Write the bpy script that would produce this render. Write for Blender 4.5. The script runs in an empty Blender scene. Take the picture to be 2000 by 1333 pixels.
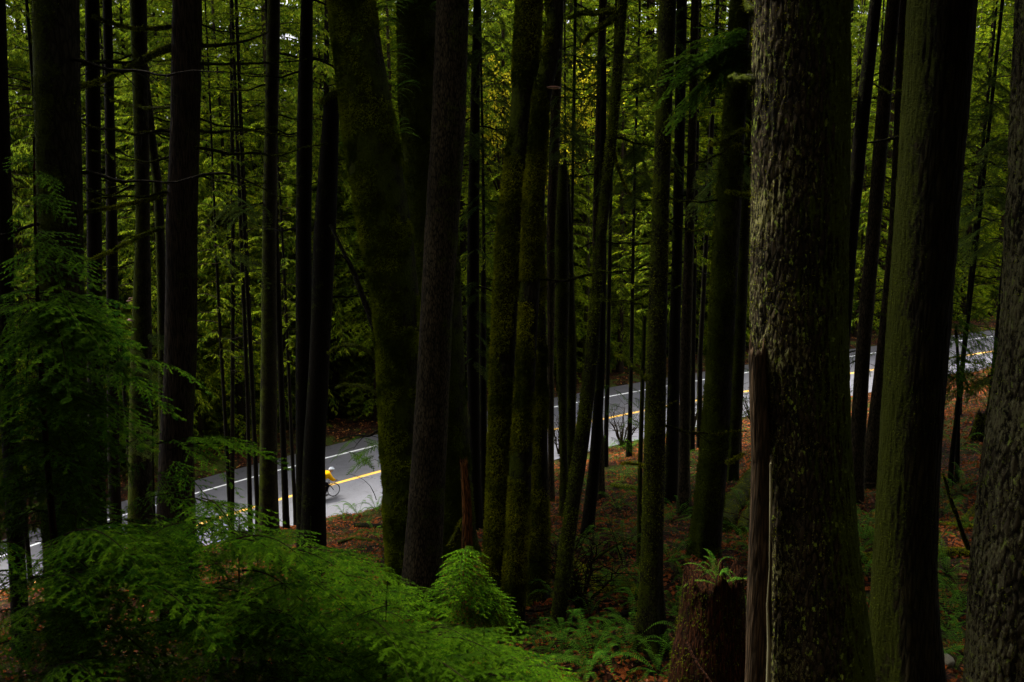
import bpy, math, random
import numpy as np
from mathutils import Vector, Matrix
R = math.radians
rng = np.random.default_rng(11)
random.seed(11)
sc = bpy.context.scene
COL = sc.collection

# ------------------------------------------------------------------ camera, sky, sun, exposure
CZ = 17.1                       # eye height above the road where the cyclist rides
PITCH = R(11)
FPX = 2000.0
cam_d = bpy.data.cameras.new("camera"); cam = bpy.data.objects.new("camera", cam_d); COL.objects.link(cam)
cam.location = (0, 0, CZ); cam.rotation_euler = (R(90) - PITCH, 0, 0)
cam_d.lens = 36; cam_d.sensor_width = 36; cam_d.clip_end = 5000; cam_d.clip_start = 0.1
cam_d.dof.use_dof = True; cam_d.dof.focus_distance = 48; cam_d.dof.aperture_fstop = 8.0
sc.camera = cam
W = bpy.data.worlds.new("World"); sc.world = W; W.use_nodes = True
wn = W.node_tree.nodes; wl = W.node_tree.links
bg = wn['Background']
SUN_EL, SUN_AZ = R(64), R(-58)     # azimuth measured from +Y towards +X
sky = wn.new('ShaderNodeTexSky'); sky.sky_type = 'NISHITA'; sky.sun_disc = False
sky.sun_elevation = SUN_EL; sky.sun_rotation = SUN_AZ; sky.air_density = 1.0; sky.dust_density = 6.0; sky.ozone_density = 1.0
hs = wn.new('ShaderNodeHueSaturation'); hs.inputs['Saturation'].default_value = 0.08   # overcast
wl.new(sky.outputs[0], hs.inputs['Color']); wl.new(hs.outputs[0], bg.inputs[0])
bg.inputs[1].default_value = 0.15
sun_d = bpy.data.lights.new("sun", 'SUN'); sun = bpy.data.objects.new("sun", sun_d); COL.objects.link(sun)
sun_d.energy = 2.4; sun_d.angle = R(10); sun_d.color = (1.0, 0.95, 0.84)
sd = Vector((math.sin(SUN_AZ) * math.cos(SUN_EL), math.cos(SUN_AZ) * math.cos(SUN_EL), math.sin(SUN_EL)))
sun.rotation_euler = (-sd).to_track_quat('-Z', 'Y').to_euler(); sun.location = sd * 60
sc.view_settings.view_transform = 'Standard'; sc.view_settings.look = 'None'
sc.view_settings.exposure = 2.0; sc.view_settings.gamma = 1.0
sc.render.engine = 'CYCLES'
sc.cycles.max_bounces = 5; sc.cycles.diffuse_bounces = 3; sc.cycles.transmission_bounces = 3
sc.cycles.glossy_bounces = 2; sc.cycles.caustics_reflective = False; sc.cycles.caustics_refractive = False

FW = np.array([0, math.cos(PITCH), -math.sin(PITCH)]); UPV = np.array([0, math.sin(PITCH), math.cos(PITCH)])
def ray(x, y):
    u = (x - 1000) / FPX; v = (y - 666.5) / FPX
    d = np.array([u, FW[1] - v * UPV[1], FW[2] - v * UPV[2]]); return d / d[1]
def at(x, y, Y):
    d = ray(x, y) * Y; d[2] += CZ; return d
def pxm(p):                      # pixels per metre at a point
    q = np.array(p, float); q[2] -= CZ; return FPX / (q @ FW)

# ------------------------------------------------------------------ helpers
def lattice(ix, iy, iz, seed):
    n = (ix * 374761393 + iy * 668265263 + iz * 2147483647 + seed * 1274126177) & 0xffffffff
    n = ((n ^ (n >> 13)) * 1274126177) & 0xffffffff
    return ((n ^ (n >> 16)) & 0xffff) / 65535.0
def noise(p, seed=0):            # value noise in 0..1, p is (n,3)
    p = np.asarray(p, float); i = np.floor(p).astype(np.int64); f = p - i; f = f * f * (3 - 2 * f)
    r = 0
    for dx in (0, 1):
        for dy in (0, 1):
            for dz in (0, 1):
                w = (f[..., 0] if dx else 1 - f[..., 0]) * (f[..., 1] if dy else 1 - f[..., 1]) * (f[..., 2] if dz else 1 - f[..., 2])
                r = r + w * lattice(i[..., 0] + dx, i[..., 1] + dy, i[..., 2] + dz, seed)
    return r
def fbm(p, seed=0, o=3):
    p = np.asarray(p, float); r = 0; a = 1; s = 0
    for k in range(o):
        r = r + a * noise(p * (2 ** k), seed + k); s += a; a *= .5
    return r / s
def sstep(x): x = np.clip(x, 0, 1); return x * x * (3 - 2 * x)

def mesh_np(name, V, F, mats, mi=None, smooth=False):
    """V (n,3); F list of arrays (m,3) / (m,4)"""
    me = bpy.data.meshes.new(name); V = np.asarray(V, np.float32)
    me.vertices.add(len(V)); me.vertices.foreach_set('co', V.ravel())
    F = [np.asarray(f, np.int32) for f in F if len(f)]
    nl = sum(f.size for f in F); nf = sum(len(f) for f in F)
    me.loops.add(nl); me.polygons.add(nf)
    me.loops.foreach_set('vertex_index', np.concatenate([f.ravel() for f in F]))
    tot = np.concatenate([np.full(len(f), f.shape[1], np.int32) for f in F])
    st = np.zeros(nf, np.int32); st[1:] = np.cumsum(tot)[:-1]
    me.polygons.foreach_set('loop_start', st); me.polygons.foreach_set('loop_total', tot)
    for m in (mats if isinstance(mats, (list, tuple)) else [mats]): me.materials.append(m)
    if mi is not None: me.polygons.foreach_set('material_index', np.asarray(mi, np.int32))
    me.polygons.foreach_set('use_smooth', np.full(nf, smooth))
    me.update(calc_edges=True); me.validate(); return me
class MB:
    """collects shapes for ONE mesh object"""
    def __init__(s): s.v = []; s.f = []; s.m = []; s.n = 0
    def add(s, V, F, m=0):
        V = np.asarray(V, float); F = np.asarray(F, np.int64)
        if len(V) == 0: return
        s.v.append(V); s.f.append(F + s.n); s.m.append(np.full(len(F), m)); s.n += len(V)
    def tube(s, pts, rad, seg=6, m=0, cap=True):
        P = np.asarray(pts, float); n = len(P); rad = np.broadcast_to(rad, (n,))
        T = np.gradient(P, axis=0); T /= np.linalg.norm(T, axis=1)[:, None] + 1e-9
        up = np.array([0, 0, 1.]) if abs(T[0, 2]) < .9 else np.array([1., 0, 0])
        A = np.cross(T, up); A /= np.linalg.norm(A, axis=1)[:, None] + 1e-9; B = np.cross(T, A)
        a = np.linspace(0, 2 * np.pi, seg, endpoint=False)
        V = P[:, None, :] + rad[:, None, None] * (A[:, None, :] * np.cos(a)[None, :, None] + B[:, None, :] * np.sin(a)[None, :, None])
        i = np.arange(n - 1)[:, None] * seg; j = np.arange(seg)[None, :]; k = (j + 1) % seg
        F = np.stack([i + j, i + k, i + seg + k, i + seg + j], -1).reshape(-1, 4)
        s.add(V.reshape(-1, 3), F, m)
        if cap:
            for e, ring in ((0, 0), (n - 1, (n - 1) * seg)):
                b = np.vstack([V.reshape(-1, 3)[ring:ring + seg], P[e][None]])
                s.add(b, [[q, (q + 1) % seg, seg] for q in range(seg)], m)
    def box(s, c, d, m=0, rot=None):
        V = np.array([[x, y, z] for x in (-.5, .5) for y in (-.5, .5) for z in (-.5, .5)]) * d
        if rot is not None: V = V @ np.array(rot).T
        s.add(V + np.array(c), [[0, 1, 3, 2], [4, 6, 7, 5], [0, 4, 5, 1], [2, 3, 7, 6], [0, 2, 6, 4], [1, 5, 7, 3]], m)
    def ball(s, c, r, m=0, nu=14, nv=9, fn=None):
        V = []; F = []
        for i in range(nv + 1):
            for j in range(nu):
                t = np.pi * i / nv; p = 2 * np.pi * j / nu
                V.append([math.sin(t) * math.cos(p), math.sin(t) * math.sin(p), math.cos(t)])
        for i in range(nv):
            for j in range(nu): F.append([i * nu + j, (i + 1) * nu + j, (i + 1) * nu + (j + 1) % nu, i * nu + (j + 1) % nu])
        V = np.array(V)
        if fn is not None: V = fn(V)
        s.add(V * np.array(r) + np.array(c), F, m)
    def mesh(s, name, mats, smooth=True):
        tri = [f for f in s.f if f.shape[1] == 3]; qd = [f for f in s.f if f.shape[1] == 4]
        mt = [m for f, m in zip(s.f, s.m) if f.shape[1] == 3]; mq = [m for f, m in zip(s.f, s.m) if f.shape[1] == 4]
        F = ([np.concatenate(tri)] if tri else []) + ([np.concatenate(qd)] if qd else [])
        return mesh_np(name, np.concatenate(s.v), F, mats, np.concatenate(mt + mq), smooth)
def link(name, data, parent=None, loc=None):
    o = bpy.data.objects.new(name, data); COL.objects.link(o)
    if parent: o.parent = parent
    if loc is not None: o.location = loc
    return o
def tag(o, label=None, cat=None, group=None, kind=None):
    if label: o['label'] = label
    if cat: o['category'] = cat
    if group: o['group'] = group
    if kind: o['kind'] = kind
    return o
def thing(name, loc, label, cat, group=None, rz=0):
    o = link(name, None); o.location = loc; o.rotation_euler = (0, 0, rz); o.empty_display_size = .2
    return tag(o, label, cat, group)
def copy_tree(o, parent=None):
    c = o.copy(); COL.objects.link(c)
    if parent: c.parent = parent
    for ch in o.children: copy_tree(ch, c)
    return c

# ------------------------------------------------------------------ materials
class NT:
    def __init__(s, name):
        s.m = bpy.data.materials.new(name); s.m.use_nodes = True; s.t = s.m.node_tree; s.n = s.t.nodes; s.l = s.t.links
        s.n.clear(); s.out = s.n.new('ShaderNodeOutputMaterial')
    def node(s, t, **k):
        x = s.n.new(t)
        for a, b in k.items(): setattr(x, a, b)
        return x
    def set(s, x, key, v):
        if hasattr(v, 'is_output') or isinstance(v, bpy.types.NodeSocket): s.l.new(v, x.inputs[key])
        else: x.inputs[key].default_value = v
    def coord(s, kind='Object', scale=(1, 1, 1), warp=None):
        tc = s.node('ShaderNodeTexCoord'); mp = s.node('ShaderNodeMapping'); s.l.new(tc.outputs[kind], mp.inputs[0]); mp.inputs['Scale'].default_value = scale
        return mp.outputs[0]
    def noise(s, vec, scale, detail=4, rough=.55, out=0):
        x = s.node('ShaderNodeTexNoise'); s.l.new(vec, x.inputs['Vector']); x.inputs['Scale'].default_value = scale
        x.inputs['Detail'].default_value = detail; x.inputs['Roughness'].default_value = rough; return x.outputs[out]
    def voro(s, vec, scale, feat='F1', out='Distance'):
        x = s.node('ShaderNodeTexVoronoi'); x.feature = feat; s.l.new(vec, x.inputs['Vector']); x.inputs['Scale'].default_value = scale; return x.outputs[out]
    def ramp(s, fac, stops):
        x = s.node('ShaderNodeValToRGB'); s.l.new(fac, x.inputs[0]); e = x.color_ramp.elements
        while len(e) < len(stops): e.new(.5)
        for i, (p, c) in enumerate(stops):
            e[i].position = p; e[i].color = (c, c, c, 1) if isinstance(c, (int, float)) else (*c, 1)
        return x.outputs[0]
    def mix(s, fac, a, b):
        x = s.node('ShaderNodeMix'); x.data_type = 'RGBA'
        s.set(x, 0, fac)
        for k, v in ((6, a), (7, b)):
            if isinstance(v, tuple): x.inputs[k].default_value = (*v, 1)
            else: s.l.new(v, x.inputs[k])
        return x.outputs[2]
    def math(s, op, a, b=0.0, clamp=False):
        x = s.node('ShaderNodeMath'); x.operation = op; x.use_clamp = clamp; s.set(x, 0, a); s.set(x, 1, b); return x.outputs[0]
    def bump(s, h, dist, strength=1.0):
        x = s.node('ShaderNodeBump'); s.l.new(h, x.inputs['Height']); x.inputs['Distance'].default_value = dist; x.inputs['Strength'].default_value = strength; return x.outputs[0]
    def bsdf(s, col, rough=.9, spec=.3, nrm=None, metal=0.0):
        x = s.node('ShaderNodeBsdfPrincipled')
        if isinstance(col, tuple): x.inputs['Base Color'].default_value = (*col, 1)
        else: s.l.new(col, x.inputs['Base Color'])
        s.set(x, 'Roughness', rough); s.set(x, 'Specular IOR Level', spec); x.inputs['Metallic'].default_value = metal
        if nrm is not None: s.l.new(nrm, x.inputs['Normal'])
        return x.outputs[0]
    def done(s, sh): s.l.new(sh, s.out.inputs[0]); return s.m
def plain(name, col, rough=.5, metal=0.0, spec=.5):
    n = NT(name); c = n.coord(); v = n.noise(c, 30, 3)
    return n.done(n.bsdf(n.mix(v, tuple(x * .8 for x in col), tuple(min(1, x * 1.15) for x in col)), rough, spec, None, metal))

def leafmat(name, c1, c2, c3=None, trans=.4, freq=.5, gloss=.0):
    n = NT(name); c = n.coord(); a = n.noise(c, freq, 3, .6); b = n.noise(c, freq * 9, 2, .6)
    col = n.mix(n.ramp(a, [(.38, 0.0), (.62, 1.0)]), c1, c2)
    oi = n.node('ShaderNodeObjectInfo')
    if c3: col = n.mix(n.math('MULTIPLY', oi.outputs['Random'], n.ramp(b, [(.45, 0.0), (.62, 1.0)])), col, c3)
    hv = n.node('ShaderNodeHueSaturation'); n.l.new(col, hv.inputs['Color'])
    n.l.new(n.math('ADD', n.math('MULTIPLY', b, 1.1), .45), hv.inputs['Value'])
    n.l.new(n.math('ADD', n.math('MULTIPLY', oi.outputs['Random'], .03), .485), hv.inputs['Hue'])
    col = hv.outputs[0]
    d = n.bsdf(col, .7, .015); t = n.node('ShaderNodeBsdfTranslucent'); n.l.new(col, t.inputs[0])
    m = n.node('ShaderNodeMixShader'); m.inputs[0].default_value = trans; n.l.new(d, m.inputs[1]); n.l.new(t.outputs[0], m.inputs[2])
    return n.done(m.outputs[0])

def barkmat(name, dark, light, vs=.22, sc_=14, moss=0.0, mossc=((.013, .021, .001), (.06, .075, .002)), lichen=0.0, lichc=(.26, .24, .16), side=0.0, bumpd=.012, lime=0.0, leftpale=0.0):
    """furrowed bark, moss growing mostly on one side, pale lichen plates"""
    n = NT(name); c = n.coord('Object', (1, 1, vs)); c1 = n.coord('Object')
    rid = n.noise(c, sc_, 6, .62); vor = n.voro(c, sc_ * 1.5, 'DISTANCE_TO_EDGE')
    h = n.math('ADD', n.math('MULTIPLY', rid, 1.0), n.math('MULTIPLY', n.math('MINIMUM', vor, .25), 1.6))
    col = n.mix(n.ramp(h, [(.5, 0.0), (.95, 1.0)]), dark, light)
    big = n.noise(c1, 1.1, 3, .6)
    col = n.mix(n.ramp(big, [(.35, 0.0), (.7, .55)]), col, tuple(x * .45 for x in dark))
    geo = n.node('ShaderNodeNewGeometry'); sx = n.node('ShaderNodeSeparateXYZ'); n.l.new(geo.outputs['Normal'], sx.inputs[0])
    if lichen:
        c2 = n.coord('Object', (1, 1, .45)); ln = n.noise(c2, 38, 5, .8); zone = n.noise(c1, 1.3, 2)
        lf = n.math('ADD', n.math('MULTIPLY', n.math('SUBTRACT', ln, .5), 1.0), n.math('MULTIPLY', n.math('SUBTRACT', zone, .5), .45))
        lf = n.math('ADD', lf, n.math('MULTIPLY', sx.outputs[0], -leftpale))
        col = n.mix(n.math('MULTIPLY', n.ramp(lf, [(.15, 0.0), (.185, 1.0)]), lichen), col, lichc)
    if moss:
        mn = n.noise(c1, 2.3, 6, .72); mf = n.noise(c1, 34, 4, .7)
        k = n.math('ADD', n.math('MULTIPLY', n.math('SUBTRACT', mn, .5), 2.6), n.math('MULTIPLY', sx.outputs[0], side))
        k = n.math('ADD', k, n.math('MULTIPLY', n.math('SUBTRACT', mf, .5), 1.3)); k = n.math('ADD', k, moss - .5)
        mask = n.ramp(k, [(.0, 0.0), (.35, 1.0)])
        col = n.mix(mask, col, n.mix(mf, mossc[0], mossc[1]))
        h = n.math('ADD', h, n.math('MULTIPLY', n.math('MULTIPLY', mask, mf), 1.5))
    if lime:
        c3 = n.coord('Object', (1, 1, .6)); l2 = n.noise(c3, 17, 4, .66)
        col = n.mix(n.math('MULTIPLY', n.ramp(l2, [(.61, 0.0), (.66, 1.0)]), lime), col, (.15, .20, .025))
    return n.done(n.bsdf(col, .9, .06, n.bump(h, bumpd)))
M = {}
M['cedar'] = barkmat('cedar_bark', (.006, .0045, .003), (.05, .034, .020), vs=.06, sc_=26, moss=.12, side=.25, bumpd=.02)
M['fir'] = barkmat('fir_bark', (.006, .005, .002), (.06, .045, .024), vs=.28, sc_=20, moss=.28, lichen=.35, lichc=(.17, .15, .10), side=.2)
M['darkbark'] = barkmat('dark_bark', (.0035, .003, .0015), (.013, .010, .005), vs=.25, sc_=20, moss=.2, side=-.25)
M['mossbark'] = barkmat('mossy_bark', (.010, .009, .004), (.04, .035, .015), vs=.3, sc_=12, moss=1.0, side=-.35, bumpd=.03)
M['mossdark'] = barkmat('half_mossy_bark', (.008, .007, .004), (.03, .026, .014), vs=.3, sc_=12, moss=.62, side=-.55, bumpd=.02)
M['alder'] = barkmat('lichen_bark', (.006, .0055, .002), (.03, .027, .012), vs=.5, sc_=16, moss=.48, lichen=.3, lichc=(.09, .09, .04), side=-.3, bumpd=.006)
M['giant'] = barkmat('lichen_plated_bark', (.006, .005, .002), (.042, .03, .015), vs=.35, sc_=15, moss=.42, mossc=((.012, .018, .001), (.075, .10, .003)), lichen=.95, lichc=(.12, .112, .042), side=1.0, bumpd=.02, lime=1.0, leftpale=.10)
M['gritty'] = barkmat('grey_plated_bark', (.006, .005, .003), (.055, .045, .026), vs=.35, sc_=13, moss=.34, mossc=((.016, .026, .001), (.07, .095, .003)), lichen=.75, lichc=(.10, .095, .045), side=.6, bumpd=.025, lime=.5, leftpale=.16)
M['bigmoss'] = barkmat('mossy_furrowed_bark', (.006, .005, .002), (.028, .022, .009), vs=.12, sc_=15, moss=-.3, mossc=((.008, .011, .001), (.032, .037, .001)), side=-1.6, bumpd=.02)
M['deadwood'] = barkmat('weathered_dead_wood', (.015, .010, .005), (.08, .05, .026), vs=.08, sc_=22, moss=.05, bumpd=.012)
M['rust'] = barkmat('rotting_red_wood', (.006, .0025, .001), (.05, .016, .005), vs=.1, sc_=24, moss=.08, bumpd=.02)
M['twig'] = plain('twig_wood', (.014, .010, .005), .9, spec=.02)
M['palewood'] = plain('bare_pale_wood', (.19, .17, .09), .85, spec=.05)
M['orangewood'] = barkmat('orange_snag_wood', (.02, .008, .002), (.22, .085, .02), vs=.1, sc_=24, moss=.08, bumpd=.02)
M['fungus'] = plain('fungus_underside', (.55, .42, .33), .7); M['fungtop'] = plain('fungus_cap', (.14, .05, .025), .7)
M['moss'] = leafmat('moss_cushion', (.03, .042, .001), (.18, .20, .004), trans=.25, freq=1.6)
M['logmoss'] = leafmat('bright_moss', (.07, .09, .001), (.28, .28, .005), trans=.25, freq=1.6)
M['mossd'] = leafmat('moss_dark', (.018, .027, .001), (.09, .11, .002), trans=.25, freq=1.6)
M['hemneedle'] = leafmat('hemlock_needles', (.007, .030, .001), (.038, .105, .002), (.10, .17, .003), trans=.35, freq=2.0)
M['cedarleaf'] = leafmat('cedar_leaf', (.028, .062, .004), (.11, .17, .008), (.26, .28, .012), trans=.5, freq=.35)
M['hemleaf'] = leafmat('far_hemlock_leaf', (.028, .068, .003), (.13, .20, .005), (.32, .33, .008), trans=.5, freq=.35)
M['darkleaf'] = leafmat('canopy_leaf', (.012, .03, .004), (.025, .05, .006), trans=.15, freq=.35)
M['yellowleaf'] = leafmat('yellow_leaf', (.40, .42, .02), (.75, .66, .03), (.7, .50, .02), trans=.6, freq=.6)
M['palefrond'] = leafmat('grey_green_cedar_leaf', (.04, .075, .012), (.085, .12, .02), trans=.35, freq=1.2)
M['fern'] = leafmat('fern_leaf', (.03, .11, .008), (.08, .20, .016), (.13, .21, .012), trans=.35, freq=2.5)
M['browfern'] = leafmat('dead_fern_leaf', (.12, .05, .015), (.2, .085, .025), trans=.3, freq=2.5)

# ------------------------------------------------------------------ road line (yellow centre line) in the world
YC = np.polyfit(np.array([91, 563, 658, 750, 1080, 1172, 1260, 1460, 1653, 1710, 1948]) / 1000., [1127, 970, 944, 920, 839, 820, 801, 765, 731, 722, 685], 3)
cx = np.linspace(-20, 1990, 60); cs = (cx - 650) / 1000
cl = np.array([at(x, np.polyval(YC, x / 1000), 50 + 16.6 * s + 2.6 * s * s) for x, s in zip(cx, cs)])
t0 = cl[0] - cl[1]; t0 /= np.linalg.norm(t0); t1 = cl[-1] - cl[-2]; t1 /= np.linalg.norm(t1)
pre = [cl[0] + t0 * k * 1.2 + np.array([-.004, 0, 0]) * k * k for k in range(45, 0, -1)]
post = [cl[-1] + t1 * k * 1.2 for k in range(1, 60)]
CL = np.vstack([pre, cl, post]); sl = np.concatenate([[0], np.cumsum(np.linalg.norm(np.diff(CL, axis=0), axis=1))])
S = np.arange(0, sl[-1], .8); CL = np.stack([np.interp(S, sl, CL[:, k]) for k in range(3)], -1)
ker = np.ones(7) / 7; CL[3:-3] = np.stack([np.convolve(CL[:, k], ker, 'valid') for k in range(3)], -1)
TG = np.gradient(CL, axis=0); TG /= np.linalg.norm(TG[:, :2], axis=1)[:, None]
NR = np.stack([-TG[:, 1], TG[:, 0]], -1)           # points to the far side
def roadd(X, Y):
    """signed distance across the road and road height"""
    X = np.atleast_1d(X).astype(float); Y = np.atleast_1d(Y).astype(float); d = np.empty(len(X)); z = np.empty(len(X))
    for a in range(0, len(X), 20000):
        x = X[a:a + 20000, None]; y = Y[a:a + 20000, None]
        i = np.argmin((x - CL[None, :, 0]) ** 2 + (y - CL[None, :, 1]) ** 2, axis=1)
        d[a:a + 20000] = (x[:, 0] - CL[i, 0]) * NR[i, 0] + (y[:, 0] - CL[i, 1]) * NR[i, 1]; z[a:a + 20000] = CL[i, 2]
    return d, z
NEAR, FAR = -4.5, 5.9
def terrain(X, Y, fine=True):
    X = np.atleast_1d(X).astype(float); Y = np.atleast_1d(Y).astype(float)
    d, zr = roadd(X, Y)
    hill = CZ - 4.7 + .17 * np.clip(X, -40, 40) - .225 * Y + 3.0 * sstep((8 - Y) / 8) + np.where(Y < 0, -Y * .35, 0)  # behind the camera the unseen hill is raised to block sky light
    s = sstep((-d + NEAR) / 7)
    z = zr - .07
    P = np.stack([X, Y, X * 0], -1)
    z = np.where(d < NEAR, (zr - .02) * (1 - s) + hill * s + s * ((fbm(P * .22, 3) - .5) * 1.1 + (fbm(P * .9, 5) - .5) * .35), z)
    far = zr - .05 + .22 * sstep((d - FAR) / 1.5) + (fbm(P * .7, 7) - .5) * .35 * sstep((d - FAR) / 3) - .62 * np.maximum(0, d - 10)
    z = np.where(d > FAR, np.maximum(far, -34), z)
    if fine: z = z + np.where((d < NEAR - .2) | (d > FAR + .2), (fbm(P * 3.1, 9) - .5) * .14, 0)
    return z
def hit(x, y, hi=110):
    r = ray(x, y); Y = np.linspace(3, hi, 900); zz = CZ + r[2] * Y
    t = terrain(r[0] * Y, Y, False); k = np.argmax(zz < t)
    return Y[k] if k > 0 else hi
def ground(x, y): return float(terrain(x, y)[0])

# terrain sheet
gx = np.concatenate([np.arange(-420, -60, 12), np.arange(-60, -14, 1.0), np.arange(-14, 30, .3), np.arange(30, 80, 1.0), np.arange(80, 440, 12)])
gy = np.concatenate([np.arange(-160, -8, 8), np.arange(-8, 8, 1.0), np.arange(8, 62, .3), np.arange(62, 110, 1.2), np.arange(110, 300, 12)])
GX, GY = np.meshgrid(gx, gy); GZ = terrain(GX.ravel(), GY.ravel())
nx, ny = len(gx), len(gy); i = np.arange(ny - 1)[:, None] * nx; j = np.arange(nx - 1)[None, :]
F = np.stack([i + j, i + j + 1, i + nx + j + 1, i + nx + j], -1).reshape(-1, 4)
n = NT('forest_floor'); c = n.coord(); 
vc = n.voro(c, 13, 'F1', 'Color'); sp = n.node('ShaderNodeSeparateColor'); n.l.new(vc, sp.inputs[0])
leafc = n.ramp(sp.outputs[0], [(.0, (.005, .0025, .001)), (.4, (.014, .005, .002)), (.75, (.045, .013, .005)), (1., (.10, .032, .012))])
soil = n.mix(n.noise(c, 6, 5), (.006, .004, .002), (.015, .008, .004))
col = n.mix(n.ramp(n.noise(c, 2.2, 4, .7), [(.42, 0.), (.55, 1.)]), soil, leafc)
col = n.mix(n.ramp(n.noise(c, .8, 5, .7), [(.50, 0.), (.6, 1.)]), col, n.mix(n.noise(c, 25, 3), (.012, .022, .003), (.05, .065, .008)))
hh = n.math('ADD', n.voro(c, 13, 'F1', 'Distance'), n.noise(c, 9, 5, .7))
M['floor'] = n.done(n.bsdf(col, .85, .05, n.bump(hh, .05)))
o = link('ground', mesh_np('ground', np.stack([GX.ravel(), GY.ravel(), GZ], -1), [F], M['floor'], smooth=True)); tag(o, kind='structure')

# water beyond, low behind the trees
n = NT('water'); c = n.coord(); h = n.noise(c, .6, 4)
M['water'] = n.done(n.bsdf((.02, .035, .04), .12, .8, n.bump(h, .12)))
V = [(-4000, 60, -22), (4000, 60, -22), (4000, 4500, -22), (-4000, 4500, -22)]
tag(link('water', mesh_np('water', V, [[(0, 1, 2, 3)]], M['water'])), kind='structure')

# road sheets
def strip(d0, d1, dz, a=0, b=None, nc=2):
    P = CL[a:b]; N = NR[a:b]; rows = []
    for k in range(nc):
        d = d0 + (d1 - d0) * k / (nc - 1); q = P.copy(); q[:, :2] += N * d; q[:, 2] += dz; rows.append(q)
    V = np.stack(rows, 1).reshape(-1, 3); m = len(P); i = np.arange(m - 1)[:, None] * nc; j = np.arange(nc - 1)[None, :]
    F = np.stack([i + j, i + nc + j, i + nc + j + 1, i + j + 1], -1).reshape(-1, 4)[:, ::-1]
    return V, F
def asphalt(name, base, wet):
    n = NT(name); c = n.coord(); g = n.noise(c, 60, 3, .8); b = n.noise(c, .5, 4, .6); st = n.noise(n.coord('Object', (.25, 1.2, 1)), 1.0, 3)
    col = n.mix(n.ramp(g, [(.3, 0.), (.7, 1.)]), tuple(x * .6 for x in base), tuple(x * 1.5 for x in base))
    col = n.mix(n.ramp(b, [(.4, 0.), (.7, .5)]), col, tuple(x * .55 for x in base))
    w_ = n.coord(); cr_ = n.voro(w_, .55, 'DISTANCE_TO_EDGE'); cn = n.noise(w_, 3.5, 5, .7)
    crk = n.math('MULTIPLY', n.ramp(cr_, [(.0, 1.), (.012, 0.)]), n.ramp(cn, [(.5, 0.), (.56, 1.)])); col = n.mix(crk, col, (.012, .011, .011))
    col = n.mix(n.ramp(n.noise(w_, 5, 6, .8), [(.62, 0.), (.8, .5)]), col, (.03, .022, .015))
    ro = n.ramp(n.math('ADD', n.math('MULTIPLY', b, .6), n.math('MULTIPLY', st, .4)), [(.35, wet), (.65, wet + .22)])
    return n.done(n.bsdf(col, ro, .5, n.bump(g, .006)))
M['asph_near'] = asphalt('damp_sheen_asphalt', (.125, .125, .14), .24); M['asph_far'] = asphalt('worn_asphalt', (.065, .064, .072), .48)  # near lane's base colour lightened to imitate sky sheen; its lower roughness is damp
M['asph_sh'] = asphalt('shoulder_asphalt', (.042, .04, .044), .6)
mb = MB(); 
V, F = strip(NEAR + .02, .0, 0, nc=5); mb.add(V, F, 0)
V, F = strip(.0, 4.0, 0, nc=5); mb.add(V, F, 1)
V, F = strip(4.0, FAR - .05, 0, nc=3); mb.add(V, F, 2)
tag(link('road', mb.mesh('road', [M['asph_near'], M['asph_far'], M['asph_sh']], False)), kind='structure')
def paint(name, colr):
    n = NT(name); c = n.coord(); g = n.noise(c, 9, 4, .75)
    return n.done(n.bsdf(n.mix(n.ramp(g, [(.5, 0.), (.75, .7)]), colr, (.12, .11, .11)), .5, .4))
M['ypaint'] = paint('yellow_paint', (.85, .47, .07)); M['wpaint'] = paint('white_paint', (.8, .8, .8))
mb = MB(); V, F = strip(-.13, .13, .004); mb.add(V, F)
tag(link('yellow_line', mb.mesh('yellow_line', M['ypaint'], False)), kind='structure')
mb = MB(); V, F = strip(3.92, 4.08, .004); mb.add(V, F)
tag(link('white_line', mb.mesh('white_line', M['wpaint'], False)), kind='structure')

# ------------------------------------------------------------------ foliage generators
def needles(A, B, N, spacing, ln, wd, ang=60, hang=0.0, jit=.3, rs=rng):
    """leaf triangles on both sides of every twig A->B; N = plane normals"""
    L = np.linalg.norm(B - A, axis=1); T = (B - A) / (L[:, None] + 1e-9)
    cnt = np.maximum(1, (L / spacing).astype(int)) * 2
    idx = np.repeat(np.arange(len(A)), cnt); k = np.arange(len(idx)) - np.repeat(np.cumsum(cnt) - cnt, cnt)
    u = ((k // 2) + .5 + rs.uniform(-.2, .2, len(k))) / (cnt[idx] / 2); side = np.where(k % 2, 1., -1.)
    S_ = np.cross(N, T); S_ /= np.linalg.norm(S_, axis=1)[:, None] + 1e-9
    base = A[idx] + (B - A)[idx] * u[:, None]
    a = R(ang) + rs.uniform(-.25, .25, len(k))
    D = T[idx] * np.cos(a)[:, None] + S_[idx] * (side * np.sin(a))[:, None] + N[idx] * (rs.uniform(-jit, jit, len(k)))[:, None]
    D[:, 2] -= hang * rs.uniform(.5, 1.3, len(k))
    D /= np.linalg.norm(D, axis=1)[:, None]
    l = ln * rs.uniform(.7, 1.15, len(k)) * (1 - .35 * u)
    w = T[idx] * wd * .5
    V = np.stack([base - w, base + w, base + D * l[:, None]], 1).reshape(-1, 3)
    return V, np.arange(len(V)).reshape(-1, 3)

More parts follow.
